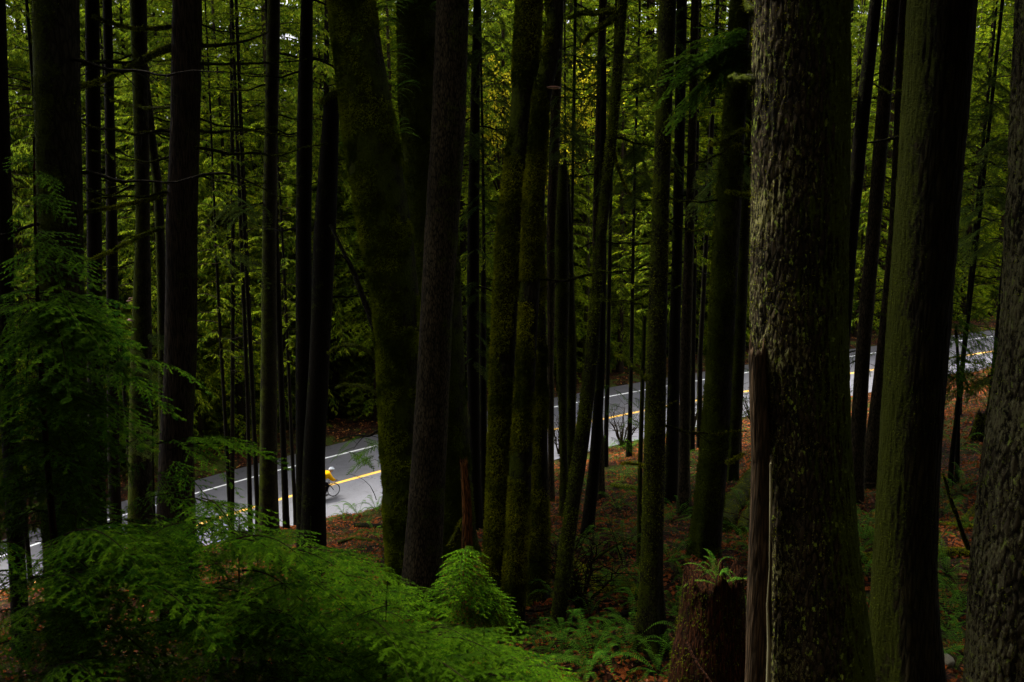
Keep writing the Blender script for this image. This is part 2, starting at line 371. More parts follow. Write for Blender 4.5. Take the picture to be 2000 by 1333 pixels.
def bough_segs(L, sec, secstep, ter, terstep, droop, rs, tipfall=.3, secdroop=.25, start=.08):
    """main axis along +X, flat spray in XY"""
    A = []; B = []; n = 12; mx = []
    wob = rs.uniform(-.05, .05)
    for k in range(n + 1):
        t = k / n; mx.append([L * t, L * wob * math.sin(t * 3), -droop * L * t * t + .06 * L * math.sin(t * 3.1)])
    mx = np.array(mx); tt = np.linspace(0, 1, n + 1)
    pt = lambda t: np.array([np.interp(t, tt, mx[:, k]) for k in range(3)])
    s = start * L; side = 1
    while s < L:
        t = s / L; prof = min(1, (t - start) * 3 + .45) * (1 - t) ** .75 + .1
        l = sec * prof * rs.uniform(.7, 1.15); p = pt(t); a = R(52 - 14 * t) + rs.uniform(-.12, .12)
        prev = p; m = 4
        for q in range(1, m + 1):
            r = q / m; nx_ = p + np.array([math.cos(a) * l * r, side * math.sin(a) * l * r, -secdroop * l * r * r])
            A.append(prev); B.append(nx_); prev = nx_
            if ter > 0:
                cnt = max(1, int(l / m / terstep))
                for w_ in range(cnt):
                    rr = (q - 1 + (w_ + .5) / cnt) / m
                    b = p + np.array([math.cos(a) * l * rr, side * math.sin(a) * l * rr, -secdroop * l * rr * rr])
                    for sd_ in (1, -1):
                        tl = ter * (1 - .75 * rr) * rs.uniform(.6, 1.15) * min(1, l / sec + .25); ta = a * side + sd_ * R(50)
                        A.append(b); B.append(b + np.array([math.cos(ta) * tl, math.sin(ta) * tl, -tipfall * tl]))
        side = -side; s += secstep * rs.uniform(.7, 1.2)
    for k in range(n // 3, n): A.append(mx[k]); B.append(mx[k + 1])
    return mx, np.array(A), np.array(B)
def bough_mesh(name, mat, L=1.0, sec=.42, secstep=.06, ter=.10, terstep=.042, droop=.25, nl=.018, nw=.009, nsp=.0065, seed=0, hang=0.0, ang=58, jit=.22, stem=.006):
    rs = np.random.default_rng(seed); mx, A, B = bough_segs(L, sec, secstep, ter, terstep, droop, rs)
    N = np.tile([0, 0, 1.], (len(A), 1)) + rs.uniform(-.15, .15, (len(A), 3)); N /= np.linalg.norm(N, axis=1)[:, None]
    mb = MB(); V, F = needles(A, B, N, nsp, nl, nw, ang, hang, jit, rs); mb.add(V, F, 1)
    mb.tube(mx, np.linspace(stem, stem * .25, len(mx)), 5, 0, False)
    T = B - A; P = np.cross(T, [0, 0, 1.]); P /= np.linalg.norm(P, axis=1)[:, None] + 1e-9; P *= stem * .22
    V = np.stack([A - P, A + P, B], 1).reshape(-1, 3); mb.add(V, np.arange(len(V)).reshape(-1, 3), 0)
    return mb.mesh(name, [M['twig'], mat], False)
HEM = [bough_mesh('hemlock_bough', M['hemneedle'], seed=40 + k, droop=[.14, .22, .3, .18, .36, .26][k]) for k in range(6)]
CED = [bough_mesh('cedar_bough', M['palefrond'], seed=60 + k, sec=.40, secstep=.055, ter=.15, terstep=.035, droop=.3 + .1 * k, nl=.03, nw=.014, nsp=.012, hang=.5, ang=38) for k in range(3)]
M['brightneedle'] = leafmat('lit_tone_hemlock_needles', (.022, .055, .003), (.055, .115, .005), trans=.35, freq=1.5)  # needle colour raised in place of light these shaded boughs lack
HEMB = [bough_mesh('lit_tone_hemlock_bough', M['brightneedle'], seed=90 + k, sec=.42, secstep=.05, ter=.12, terstep=.04, droop=.2, nl=.024, nw=.010, nsp=.010) for k in range(3)]
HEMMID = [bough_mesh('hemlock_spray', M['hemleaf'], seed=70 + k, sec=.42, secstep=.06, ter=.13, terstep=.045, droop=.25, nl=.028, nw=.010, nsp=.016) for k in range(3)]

def orient(p0, p1, roll=0.0):
    """rotation whose X axis runs p0->p1, Z as upward as possible"""
    x = Vector(p1) - Vector(p0); L = x.length; x.normalize(); z = Vector((0, 0, 1)); y = z.cross(x)
    if y.length < 1e-3: y = Vector((0, 1, 0))
    y.normalize(); z = x.cross(y)
    m = Matrix((x, y, z)).transposed() @ Matrix.Rotation(roll, 3, 'X'); return m, L
def place_bough(parent, p0, p1, var, wid=1.0, roll=0.0, name='branch'):
    m, L = orient(p0, p1, roll); o = link(name, random.choice(var), parent)
    mw = Matrix.Translation(Vector(p0) - Vector(parent.location)) @ m.to_4x4() @ Matrix.Diagonal((L, L * wid, L, 1))
    o.matrix_local = mw; return o

def crown_mesh(name, mat, H, h0, Rad, kind, seed, step=.5, per=5, leaf=.11, lw=.05):
    """crown of drooping sprays around the (unbuilt) stem on the Z axis"""
    rs = np.random.default_rng(seed); As = []; Bs = []; mb = MB(); z = h0
    while z < H - .3:
        t = (z - h0) / (H - h0); r = Rad * (1 - t) ** .45 * min(1, .6 + t * 3)
        for q in range(per):
            if rs.random() < .12: continue
            L = max(.4, r * rs.uniform(.6, 1.2)); dr = {'cedar': .35, 'hemlock': .3}[kind] * rs.uniform(.6, 1.4)
            mx, A, B = bough_segs(L, L * .33, .24, 0, 1, dr, rs, secdroop=.6 if kind == 'cedar' else .35, start=.12)
            az = rs.uniform(0, 2 * np.pi); ti = rs.uniform(-.1, .25); c_, s_ = math.cos(az), math.sin(az)
            Rm = np.array([[c_, -s_, 0], [s_, c_, 0], [0, 0, 1.]]) @ np.array([[math.cos(ti), 0, -math.sin(ti)], [0, 1, 0], [math.sin(ti), 0, math.cos(ti)]])
            off = np.array([0, 0, z + rs.uniform(-.25, .25)])
            As.append(A @ Rm.T + off); Bs.append(B @ Rm.T + off)
            mb.tube(mx @ Rm.T + off, np.linspace(.022, .005, len(mx)) * min(1.5, L / 2), 4, 0, False)
        z += step * rs.uniform(.7, 1.3)
    A = np.vstack(As); B = np.vstack(Bs); N = np.tile([0, 0, 1.], (len(A), 1)) + rs.uniform(-.5, .5, (len(A), 3)); N /= np.linalg.norm(N, axis=1)[:, None]
    V, F = needles(A, B, N, leaf * .42, leaf, lw, 50 if kind == 'hemlock' else 35, hang=.6 if kind == 'hemlock' else 1.3, jit=.8, rs=rs)
    mb.add(V, F, 1)
    return mb.mesh(name, [M['twig'], mat], False)

def stem_mesh(name, H, r, mat, seed, seg=12, lean=.02):
    rs = np.random.default_rng(seed); z = np.concatenate([[-.6], np.linspace(0, H, 24)]); ph = rs.uniform(0, 6)
    P = np.stack([lean * z * np.sin(ph) + .1 * np.sin(z * .3 + ph), lean * z * np.cos(ph), z], -1)
    rad = r * (1 - np.clip(z, 0, H) / H * .85) + r * .5 * np.exp(-np.clip(z, 0, 9) / .4); mb = MB(); mb.tube(P, rad, seg, 0, False); return mb.mesh(name, mat)

# ------------------------------------------------------------------ trunks seen in the photograph
def hairs(P, N, n, ln, wd, rs):
    """tiny moss blades on a surface"""
    k = rs.integers(0, len(P), n); b = P[k]; nn = N[k]
    D = nn + rs.normal(0, .6, (n, 3)); D[:, 2] -= .35; D /= np.linalg.norm(D, axis=1)[:, None]
    T = np.cross(D, rs.normal(0, 1, (n, 3))); T /= np.linalg.norm(T, axis=1)[:, None] + 1e-9
    b = b + rs.normal(0, .008, (n, 3)); l = ln * rs.uniform(.5, 1.5, n)[:, None]
    V = np.stack([b - T * wd / 2, b + T * wd / 2, b + D * l], 1).reshape(-1, 3)
    return V, np.arange(len(V)).reshape(-1, 3)
def dead_branch(rs, L, r0, up=0.0, sag=.25, twigs=6, hook=.3):
    """polyline + twigs, along +X"""
    n = 12; mb = MB(); t = np.linspace(0, 1, n + 1); w = rs.uniform(-.12, .12); w2 = rs.uniform(-.08, .08)
    P = np.stack([L * t, L * (w * t * t + .03 * np.sin(t * 9 + w * 50)), L * (up * t - sag * np.sin(t * np.pi * .5) * (1 - .35 * t) + hook * .3 * t ** 3 + w2 * t * t + .012 * np.sin(t * 17))], -1)
    rad = r0 * (1 - .8 * t) * (1 + .15 * rs.uniform(-1, 1, n + 1)); mb.tube(P, rad, 6)
    for _ in range(twigs):
        k = rs.integers(3, n); p = P[k]; l = L * rs.uniform(.12, .4) * (1.1 - t[k]); d = np.array([rs.uniform(.3, 1), rs.uniform(-1, 1), rs.uniform(-.7, .3)]); d /= np.linalg.norm(d)
        s_ = np.linspace(0, 1, 6)[:, None]; Q = p + d * l * s_ + np.array([0, 0, -.25 * l]) * s_ ** 2 + rs.normal(0, .012 * l, (6, 3)) * s_
        mb.tube(Q, np.linspace(rad[k] * .45, rad[k] * .12, 6), 4)
        for _2 in range(2):
            d2 = d + rs.normal(0, .6, 3); d2 /= np.linalg.norm(d2); q0 = Q[rs.integers(2, 5)]
            mb.tube(q0 + d2 * l * .45 * np.linspace(0, 1, 3)[:, None], np.linspace(rad[k] * .25, rad[k] * .08, 3), 3)
    return mb, P, rad
def moss_on(mb, P, rad, n, ln, wd, m, rs):
    k = rs.uniform(0, len(P) - 1.01, n); i = k.astype(int); f = (k - i)[:, None]; c_ = P[i] * (1 - f) + P[i + 1] * f; r = (rad[i] * (1 - f[:, 0]) + rad[i + 1] * f[:, 0])
    D = rs.normal(0, 1, (n, 3)); D[:, 2] = np.abs(D[:, 2]) * 1.1 - .5; D /= np.linalg.norm(D, axis=1)[:, None]
    b = c_ + D * r[:, None]; V, F = hairs(b, D, n, ln, wd, rs); mb.add(V, F, m)

TREES = {}
def trunk(key, name, st, label, mat, Y=None, base=None, group=None, cat='tree', seg=28, dz=.14, flare=.35, lump=.05, rough=0.0, fuzz=0, fuzzm='moss', fl=.028, top=13.0, dead=0, deadlen=(1., 2.4), deadz=(-6, 6), mossy=False, snapped=False, roots=5, crown=None, flh=.7, jagk=5):
    """st: (y, left x, right x) edges traced in the photograph; base: pixel row where it meets the ground"""
    rs = np.random.default_rng(sum(map(ord, key)) * 7 + len(st))
    if base is not None:
        bx = np.interp(base, [s[0] for s in st], [(s[1] + s[2]) / 2 for s in st]); Y = hit(bx, base)
    C = np.array([at((a + b) / 2, y, Y) for y, a, b in st]); rad = np.array([(b - a) / 2 / pxm(c) for (y, a, b), c in zip(st, C)])
    o_ = np.argsort(C[:, 2]); C = C[o_]; rad = rad[o_]
    gz = ground(C[0, 0], Y)
    zmin = gz - .35
    if not snapped:
        dx = (C[-1, 0] - C[-2, 0]) / (C[-1, 2] - C[-2, 2]); ztop = CZ + top
        C = np.vstack([C, [C[-1, 0] + dx * .8 * (ztop - C[-1, 2]), Y, ztop]]); rad = np.append(rad, rad[-1] * .6)
    if C[0, 2] > zmin:
        dx = (C[1, 0] - C[0, 0]) / (C[1, 2] - C[0, 2]); C = np.vstack([[C[0, 0] + dx * .5 * (zmin - C[0, 2]), Y, zmin], C]); rad = np.append(rad[0], rad)
    zf = np.arange(zmin, min(CZ + 6.5, C[-1, 2]), dz); zz = np.concatenate([zf, np.arange(zf[-1] + .8, C[-1, 2] + .01, .8)])
    if snapped: zz = np.append(zf, C[-1, 2])
    X = np.interp(zz, C[:, 2], C[:, 0]); RR = np.interp(zz, C[:, 2], rad)
    kk = max(3, int(.9 / dz) | 1); pad = kk // 2
    def sm(a): b = np.concatenate([np.full(pad, a[0]) - (a[pad:0:-1] - a[0]), a, np.full(pad, a[-1]) - (a[-2:-pad - 2:-1] - a[-1])]); return np.convolve(b, np.ones(kk) / kk, 'valid')
    if len(zz) > 2 * kk: X = sm(X); RR = sm(RR)
    bx_, root = X[np.argmin(abs(zz - gz))], np.array([0, 0, 0.]); root = np.array([bx_, Y, gz])
    th = np.linspace(0, 2 * np.pi, seg, endpoint=False); TH, ZZ = np.meshgrid(th, zz); r = np.repeat(RR[:, None], seg, 1)
    cyl = np.stack([np.cos(TH) * r, np.sin(TH) * r, ZZ], -1)
    h = np.clip(ZZ - gz, 0, 9); ph = rs.uniform(0, 6)
    r = r * (1 + flare * np.exp(-h / flh) * (.75 + .55 * np.cos(roots * TH + ph) + .25 * np.cos((roots + 2) * TH + ph * 2)))
    sd_ = int(rs.integers(0, 999))
    r = r * (1 + lump * 2 * (fbm(cyl * np.array([1.4 / max(.15, RR.mean() * 2), 1.4 / max(.15, RR.mean() * 2), 1.1]), sd_) - .5)
             + .02 * np.sin(2 * TH + ph + ZZ * .5))
    if rough:
        q = fbm(cyl * np.array([22, 22, 4.0]), sd_ + 3); r = r + rough * (1 - np.abs(2 * q - 1) * 2) + rough * .8 * (fbm(cyl * np.array([60, 60, 14.]), sd_ + 5, 2) - .5)
    V = np.stack([X[:, None] + np.cos(TH) * r, Y + np.sin(TH) * r, ZZ], -1)
    if snapped:
        jag = fbm(np.stack([np.cos(th) * 2.5, np.sin(th) * 2.5, th * 0], -1), sd_) ; V[-1, :, 2] += (jag - .4) * RR[-1] * jagk; V[-2, :, 2] += (jag - .5) * RR[-1]
    V = V - root; nz = len(zz); flat = V.reshape(-1, 3)
    i = np.arange(nz - 1)[:, None] * seg; j = np.arange(seg)[None, :]; k = (j + 1) % seg
    F = np.stack([i + j, i + k, i + seg + k, i + seg + j], -1).reshape(-1, 4); Fs = [F]
    flat = np.vstack([flat, [X[-1] - root[0], 0, flat[-seg:, 2].min() - root[2] * 0 - .05 - (.15 if snapped else 0)]])
    Fs.append([[(nz - 1) * seg + q, (nz - 1) * seg + (q + 1) % seg, len(flat) - 1] for q in range(seg)])
    T = thing(name, root, label, cat, group); link('trunk', mesh_np('trunk', flat, Fs, M[mat], smooth=True), T)
    TREES[key] = dict(root=T, X=X, R=RR, z=zz, Y=Y, loc=root)
    if fuzz:
        sel = V[(zz < CZ + 6)]; Nn = np.stack([np.cos(TH), np.sin(TH), TH * 0], -1)[(zz < CZ + 6)]
        P = sel.reshape(-1, 3); Nn = Nn.reshape(-1, 3)
        m_ = fbm(P * 1.7, sd_ + 9) + .12 * (-Nn[:, 0]) ; ok = (m_ > np.quantile(m_, .3)) & (Nn[:, 1] < .35)
        P = P[ok]; Nn = Nn[ok]; n_ = fuzz
        jit = rs.normal(0, 1, (n_, 3)) * np.array([0, 0, dz * .5]); kx = rs.integers(0, len(P), n_)
        tang = np.stack([-Nn[kx, 1], Nn[kx, 0], Nn[kx, 0] * 0], -1) * (rs.uniform(-.5, .5, n_) * 2 * np.pi * RR.mean() / seg)[:, None]
        B = P[kx] + jit + tang
        Vh, Fh = hairs(B, Nn[kx], n_, fl, fl * .55, rs)
        link('moss', mesh_np('moss', Vh, [Fh], M[fuzzm]), T)
    for q in range(dead):
        z = CZ + rs.uniform(*deadz) if q > 0 else CZ + deadz[0]
        z = max(z, gz + 2.5); k = int(np.argmin(abs(zz - z))); az = rs.choice([rs.uniform(-.7, .7), np.pi + rs.uniform(-.7, .7)])
        L = rs.uniform(*deadlen); mb, P, rd = dead_branch(rs, L, L * .011 + .006, up=rs.uniform(-.15, .15), sag=rs.uniform(.05, .3), twigs=int(rs.integers(3, 9)))
        if mossy: moss_on(mb, P, rd, int(L * 420), .03, .012, 1, rs)
        b = link('branch', mb.mesh('branch', [M['darkbark'], M['mossd']]), T)
        b.location = (X[k] - root[0] + math.cos(az) * RR[k] * .7, math.sin(az) * RR[k] * .7, z - root[2]); b.rotation_euler = (rs.uniform(-.3, .3), 0, az)
    if crown:
        c_ = link('crown', crown, T); zc = CZ + 5.5 + rs.uniform(0, 2.5) + (.08 * max(0, Y - 12)); kx = np.argmin(abs(zz - zc))
        c_.location = (X[kx] - root[0], 0, zc - root[2]); c_.rotation_euler = (0, 0, rs.uniform(0, 6)); s_ = min(1.6, .75 + .024 * Y); c_.scale = (s_, s_, s_ * .9)
    return T

CAN = [crown_mesh('canopy_crown', M['darkleaf'], 11, 0, 3.8, 'hemlock', 80 + k, step=.42, per=6, leaf=.42, lw=.24) for k in range(2)]  # unseen crowns above the frame, added to darken trunks and slope
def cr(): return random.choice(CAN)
# ------------------------------------------------------------------ the trees, left to right
trunk('T1', 'conifer_tree', [(0, -14, 10), (500, -6, 26), (700, -4, 28)], 'dark trunk cut by the left edge of the photo, left of the big brown trunk', 'darkbark', Y=21, dead=4, mossy=True, crown=cr())
trunk('T2', 'conifer_tree', [(0, 66, 152), (225, 70, 155), (440, 75, 160), (900, 80, 168)], 'broad dark brown trunk rising behind the young hemlock at the left', 'mossdark', Y=13, seg=64, dz=.06, rough=.006, fuzz=22000, fuzzm='mossd', fl=.02, dead=3, deadz=(-1, 2.5))
trunk('T3', 'conifer_tree', [(0, 167, 193), (440, 170, 198), (900, 172, 203)], 'slim black trunk just right of the broad brown trunk at the left', 'darkbark', Y=30, dead=12, mossy=True, crown=cr())
trunk('T4', 'conifer_tree', [(0, 201, 218), (440, 208, 229), (900, 210, 233)], 'thin black trunk right beside the slim one, full of bare mossy twigs', 'darkbark', Y=34, dead=12, mossy=True, crown=cr())
trunk('T5', 'conifer_tree', [(0, 254, 286), (270, 262, 291), (440, 266, 292), (545, 262, 294), (700, 256, 296), (1000, 250, 300)], 'mossy trunk carrying pale shelf fungi, left of the striated cedar', 'mossdark', Y=28, dead=10, mossy=True, crown=cr())
trunk('T5b', 'conifer_tree', [(0, 262, 278), (150, 274, 291), (270, 287, 304), (370, 301, 318), (600, 308, 326), (1000, 312, 330)], 'thin crooked mossy trunk leaning against the fungus covered one', 'mossdark', Y=31, dead=6, mossy=True, crown=cr())
trunk('T6', 'cedar_tree', [(0, 339, 393), (225, 335, 389), (440, 326, 384), (700, 322, 384), (830, 314, 376), (1000, 308, 380)], 'cedar trunk with vertical bark striations standing behind the longest hemlock bough', 'cedar', Y=21, seg=72, dz=.09, rough=.008, dead=12, deadz=(-1, 4.5), deadlen=(1.2, 3), mossy=True, crown=cr())
trunk('T7', 'alder_tree', [(0, 523, 547), (440, 512, 540), (890, 508, 541), (1020, 506, 544)], 'slender green brown trunk speckled with lichen, left of the cyclist and two black trunks', 'alder', Y=35, seg=32, dead=9, deadz=(-2, 5), mossy=True, flare=.2, crown=cr())
trunk('T8', 'conifer_tree', [(0, 588, 611), (225, 580, 611), (440, 578, 608), (890, 578, 612), (1115, 580, 616)], 'straight black trunk whose foot hides the back of the bicycle', 'darkbark', base=1115, dead=10, deadz=(-3, 5), flare=.15, crown=cr())
trunk('T9', 'conifer_tree', [(196, 634, 663), (440, 613, 657), (700, 604, 644), (890, 592, 634), (1115, 586, 638)], 'black snapped trunk leaning right with a mossy broken top, beside the cyclist', 'darkbark', Y=TREES['T8']['Y'] - .4, snapped=True, flare=.15, dead=2, deadz=(-4, 2))
for k, (st, Y, lab) in enumerate([
    ([(630, 539, 551), (800, 545, 557), (1020, 552, 566)], 36, 'thin black sapling stem between the lichen speckled trunk and the straight black trunk'),
    ([(440, 451, 459), (800, 450, 458), (1060, 448, 458)], 42, 'thin straight stem in front of the road, first right of the cedar'),
    ([(640, 474, 482), (800, 480, 488), (1025, 484, 494)], 40, 'thin black stem before the white line, second right of the cedar'),
    ([(640, 487, 492), (800, 493, 499), (1000, 500, 506)], 43, 'thinnest black stem standing tight against the lichen speckled trunk')]):
    trunk('S%d' % k, 'sapling_stem', st, lab, 'darkbark', Y=Y, seg=10, top=12, flare=.1, dead=8, deadz=(-9, -3), deadlen=(.6, 1.6), group='thin bare stems', rough=0, crown=cr())
trunk('T11', 'maple_tree', [(0, 641, 729), (225, 669, 767), (440, 702, 803), (600, 729, 820), (700, 735, 824), (890, 744, 828), (1110, 756, 838)], 'thick leaning maple trunk clothed in green moss', 'mossbark', Y=19, seg=90, dz=.06, rough=.012, lump=.09, fuzz=130000, fl=.032, flare=.2)
trunk('T12', 'fir_tree', [(0, 854, 915), (225, 844, 909), (440, 830, 896), (600, 822, 884), (890, 805, 871), (1110, 788, 862)], 'rough barked grey brown trunk touching the mossy leaning maple', 'fir', Y=17.6, seg=110, dz=.05, rough=.009, flare=.15, lump=.04, crown=cr())
trunk('T13', 'maple_tree', [(0, 776, 852), (225, 782, 872), (440, 800, 892), (600, 820, 902), (890, 848, 918), (1050, 862, 925)], 'dark mossy trunk behind the rough barked one, its right flank green', 'mossbark', Y=23, seg=60, dz=.1, lump=.08, fuzz=60000, fuzzm='mossd', fl=.035)
trunk('T14', 'conifer_tree', [(0, 925, 939), (225, 918, 937), (440, 913, 936), (700, 911, 936), (890, 916, 938), (1100, 916, 942)], 'black furrowed trunk standing behind the red snag', 'darkbark', Y=28, dead=10, deadz=(-4, 6), crown=cr())
trunk('T14b', 'conifer_tree', [(530, 940, 948), (700, 937, 949), (890, 937, 951), (1100, 938, 954)], 'narrow black pole pressed against the black furrowed trunk', 'darkbark', Y=29.5, snapped=True, dead=0)
trunk('SNAG', 'broken_snag', [(903, 898, 912), (950, 903, 918), (1000, 904, 921), (1150, 899, 925)], 'short orange brown snag snapped off above the small hemlock top', 'orangewood', Y=15.5, snapped=True, seg=30, dz=.05, rough=.01, cat='snag')
trunk('T15', 'maple_tree', [(0, 1009, 1058), (100, 1004, 1054), (225, 998, 1038), (440, 971, 1021), (700, 960, 1006), (890, 954, 996), (1240, 938, 996)], 'mossy trunk with a lit left rim, left of the kinked stem', 'mossdark', base=1240, seg=64, dz=.07, rough=.006, lump=.09, fuzz=60000, fl=.03, flare=.25)
trunk('T16', 'maple_tree', [(0, 1067, 1100), (85, 1070, 1099), (150, 1044, 1082), (225, 1037, 1071), (440, 1019, 1061), (700, 1010, 1046), (890, 998, 1040), (1245, 978, 1022)], 'kinked mossy trunk with a shelf fungus high on it', 'mossdark', base=1245, seg=56, dz=.06, rough=.006, lump=.14, fuzz=60000, fl=.028, flare=.35)
trunk('T17', 'maple_tree', [(440, 1050, 1064), (560, 1046, 1064), (700, 1044, 1069), (890, 1040, 1071), (1130, 1026, 1072)], 'mossy stem fused to the right side of the kinked trunk', 'mossdark', Y=TREES['T16']['Y'] + 1.4, seg=40, snapped=True, lump=.12, fuzz=26000, fl=.03, flare=.15)
trunk('T18', 'conifer_tree', [(0, 1082, 1102), (440, 1068, 1088), (700, 1069, 1082), (890, 1070, 1082)], 'reddish brown thin trunk seen just right of the fused mossy stem', 'fir', Y=33, dead=6, deadz=(-3, 5), crown=cr())
trunk('T19', 'alder_tree', [(330, 1092, 1108), (440, 1084, 1112), (600, 1085, 1112), (700, 1088, 1107), (890, 1094, 1108), (1000, 1094, 1112)], 'green shadowed trunk left of the leaning slender trunk', 'alder', Y=29, dead=3, deadz=(0, 3), snapped=True, fuzz=9000, fuzzm='mossd')
trunk('T19b', 'alder_tree', [(350, 1100, 1112), (440, 1104, 1118), (700, 1106, 1126), (890, 1106, 1124), (1010, 1104, 1122)], 'second green stem pairing with the shadowed trunk by the roadside gap', 'alder', Y=30, snapped=True, fuzz=6000, fuzzm='mossd')
trunk('T20', 'sapling_stem', [(0, 1121, 1127), (440, 1114, 1120), (700, 1112, 1118), (900, 1112, 1119)], 'very thin pole rising left of the leaning slender trunk', 'darkbark', Y=36, seg=10, top=12, dead=5, deadz=(0, 5), crown=cr())
trunk('T21', 'conifer_tree', [(0, 1170, 1186), (440, 1157, 1172), (700, 1160, 1174), (890, 1163, 1180)], 'thin dark trunk crossing behind the upper part of the leaning slender trunk', 'fir', Y=31, dead=9, deadz=(-3, 6), mossy=True, crown=cr())
trunk('T22', 'alder_tree', [(0, 1207, 1226), (225, 1190, 1210), (440, 1165, 1186), (700, 1143, 1168), (890, 1119, 1148), (1000, 1103, 1130), (1100, 1088, 1118), (1235, 1074, 1100)], 'slender trunk leaning strongly to the right in front of the road', 'alder', base=1235, seg=40, dz=.08, lump=.06, fuzz=14000, fl=.02, flare=.12, dead=3, deadz=(-2, 4), mossy=True)
trunk('T23', 'conifer_tree', [(560, 1166, 1184), (700, 1166, 1182), (890, 1152, 1174), (1045, 1135, 1159)], 'dark straight foot of a trunk standing just behind the leaning slender trunk', 'darkbark', base=1045, flare=.2, dead=0, top=2)
trunk('T24', 'fir_tree', [(0, 1288, 1321), (225, 1281, 1312), (440, 1273, 1305), (700, 1264, 1301), (890, 1258, 1298), (1150, 1250, 1292), (1270, 1246, 1294)], 'straight green brown trunk with a flared foot beside the ferns', 'alder', base=1270, seg=56, dz=.06, rough=.004, lump=.05, fuzz=12000, fl=.018, flare=.5, dead=8, deadz=(-4, 4), deadlen=(.4, 1.3), mossy=True)
trunk('T25', 'sapling_stem', [(620, 1255, 1262), (900, 1246, 1255), (1130, 1243, 1253)], 'mossy pole close on the left of the flared green brown trunk', 'mossdark', Y=19, seg=12, snapped=True, dead=5, deadz=(-5, -2), deadlen=(.3, .9), mossy=True)
trunk('T26', 'conifer_tree', [(0, 1322, 1342), (440, 1314, 1334), (700, 1305, 1328), (890, 1300, 1325), (1010, 1296, 1322)], 'black trunk directly right of the flared green brown trunk', 'darkbark', Y=29, dead=8, deadz=(-4, 6), crown=cr())
trunk('T27', 'conifer_tree', [(0, 1350, 1366), (280, 1344, 1360), (440, 1338, 1356), (700, 1328, 1350), (890, 1326, 1347), (1005, 1324, 1348)], 'brownish trunk between the black one and the mossy trunk above the stump', 'fir', base=1005, dead=8, deadz=(-3, 6), crown=cr())
for k, (st, Y, lab) in enumerate([
    ([(350, 1355, 1364), (700, 1349, 1358), (900, 1347, 1357)], 40, 'thin black pole nearest the brownish trunk, roadside behind the stump'),
    ([(350, 1380, 1390), (700, 1362, 1372), (900, 1360, 1371)], 42, 'thin black pole hugging the left side of the mossy trunk above the stump')]):
    trunk('P%d' % k, 'sapling_stem', st, lab, 'darkbark', Y=Y, seg=10, top=12, flare=.1, dead=5, deadz=(-6, 0), deadlen=(.6, 1.8), group='thin bare stems', crown=cr())
trunk('T30', 'maple_tree', [(0, 1426, 1466), (225, 1413, 1456), (440, 1394, 1446), (700, 1380, 1431), (890, 1367, 1421), (1070, 1348, 1404)], 'mossy dark trunk rising behind the fern topped stump', 'mossdark', base=1085, seg=56, dz=.07, lump=.06, rough=.004, fuzz=34000, fuzzm='mossd', fl=.025, flare=.25, dead=5, deadz=(-1, 4.5), deadlen=(.4, 1.4), mossy=True)
trunk('T31', 'conifer_tree', [(0, 1468, 1490), (440, 1441, 1465), (700, 1432, 1455), (955, 1416, 1440)], 'narrow dark trunk squeezed between the mossy one and the lichen plated giant', 'alder', Y=30, dead=4, crown=cr())
trunk('T32', 'fir_tree', [(0, 1475, 1657), (225, 1473, 1655), (440, 1470, 1651), (665, 1468, 1651), (890, 1492, 1658), (1100, 1500, 1676), (1333, 1503, 1704)], 'giant foreground trunk with lime and pale lichen plates on its bark', 'giant', Y=9.2, seg=260, dz=.022, rough=.017, lump=.05, flare=.1, fuzz=16000, fl=.012, crown=cr())
trunk('T32d', 'dead_stem', [(690, 1463, 1494), (800, 1464, 1500), (883, 1470, 1503), (1100, 1463, 1506), (1333, 1457, 1503)], 'rotting barkless stem strip fused along the left of the giant lichen plated trunk', 'deadwood', Y=9.0, snapped=True, seg=60, dz=.04, rough=.007, lump=.12, flare=.1)
d_ = TREES['T32d']['root']; ch = d_.children[0]; ch.name = 'dead_stem'; ch.parent = TREES['T32']['root']; ch.location = TREES['T32d']['loc'] - TREES['T32']['loc']; bpy.data.objects.remove(d_)
trunk('T33', 'conifer_tree', [(0, 1700, 1722), (225, 1671, 1698), (440, 1650, 1677), (665, 1630, 1660), (890, 1610, 1644)], 'black trunk leaning right, vanishing behind the right side of the giant', 'darkbark', Y=18, dead=4, deadz=(-1, 3), deadlen=(.4, 1), mossy=True, crown=cr())
trunk('T34', 'conifer_tree', [(0, 1733, 1758), (225, 1711, 1738), (440, 1694, 1721), (665, 1673, 1701), (890, 1659, 1688), (980, 1654, 1684)], 'dark leaning trunk standing midway between the two biggest right hand trunks', 'fir', base=985, dead=10, deadz=(-5, 4), deadlen=(.5, 1.8), mossy=True, crown=cr())
trunk('T35', 'conifer_tree', [(0, 1757, 1776), (440, 1737, 1754), (665, 1715, 1736), (890, 1688, 1716), (990, 1682, 1712)], 'dim grey trunk half hidden by the left side of the dark mossy column', 'fir', Y=26, dead=8, deadz=(-4, 5), deadlen=(.5, 1.6), crown=cr())
trunk('T36', 'cedar_tree', [(0, 1777, 1905), (225, 1764, 1888), (440, 1750, 1868), (665, 1733, 1850), (890, 1720, 1833), (1100, 1710, 1822), (1333, 1701, 1836)], 'massive dark column of a trunk with a thin green mossy left edge', 'bigmoss', Y=11, seg=170, dz=.03, rough=.009, lump=.04, flare=.15, fuzz=14000, fuzzm='mossd', fl=.012, crown=cr())
trunk('T37', 'sapling_stem', [(440, 1908, 1915), (665, 1883, 1890), (890, 1855, 1864), (950, 1852, 1861)], 'thin leaning black pole before the sunlit orange leaves', 'darkbark', base=955, seg=12, dead=7, deadz=(-3, 1), top=12, deadlen=(.5, 1.6), crown=cr())
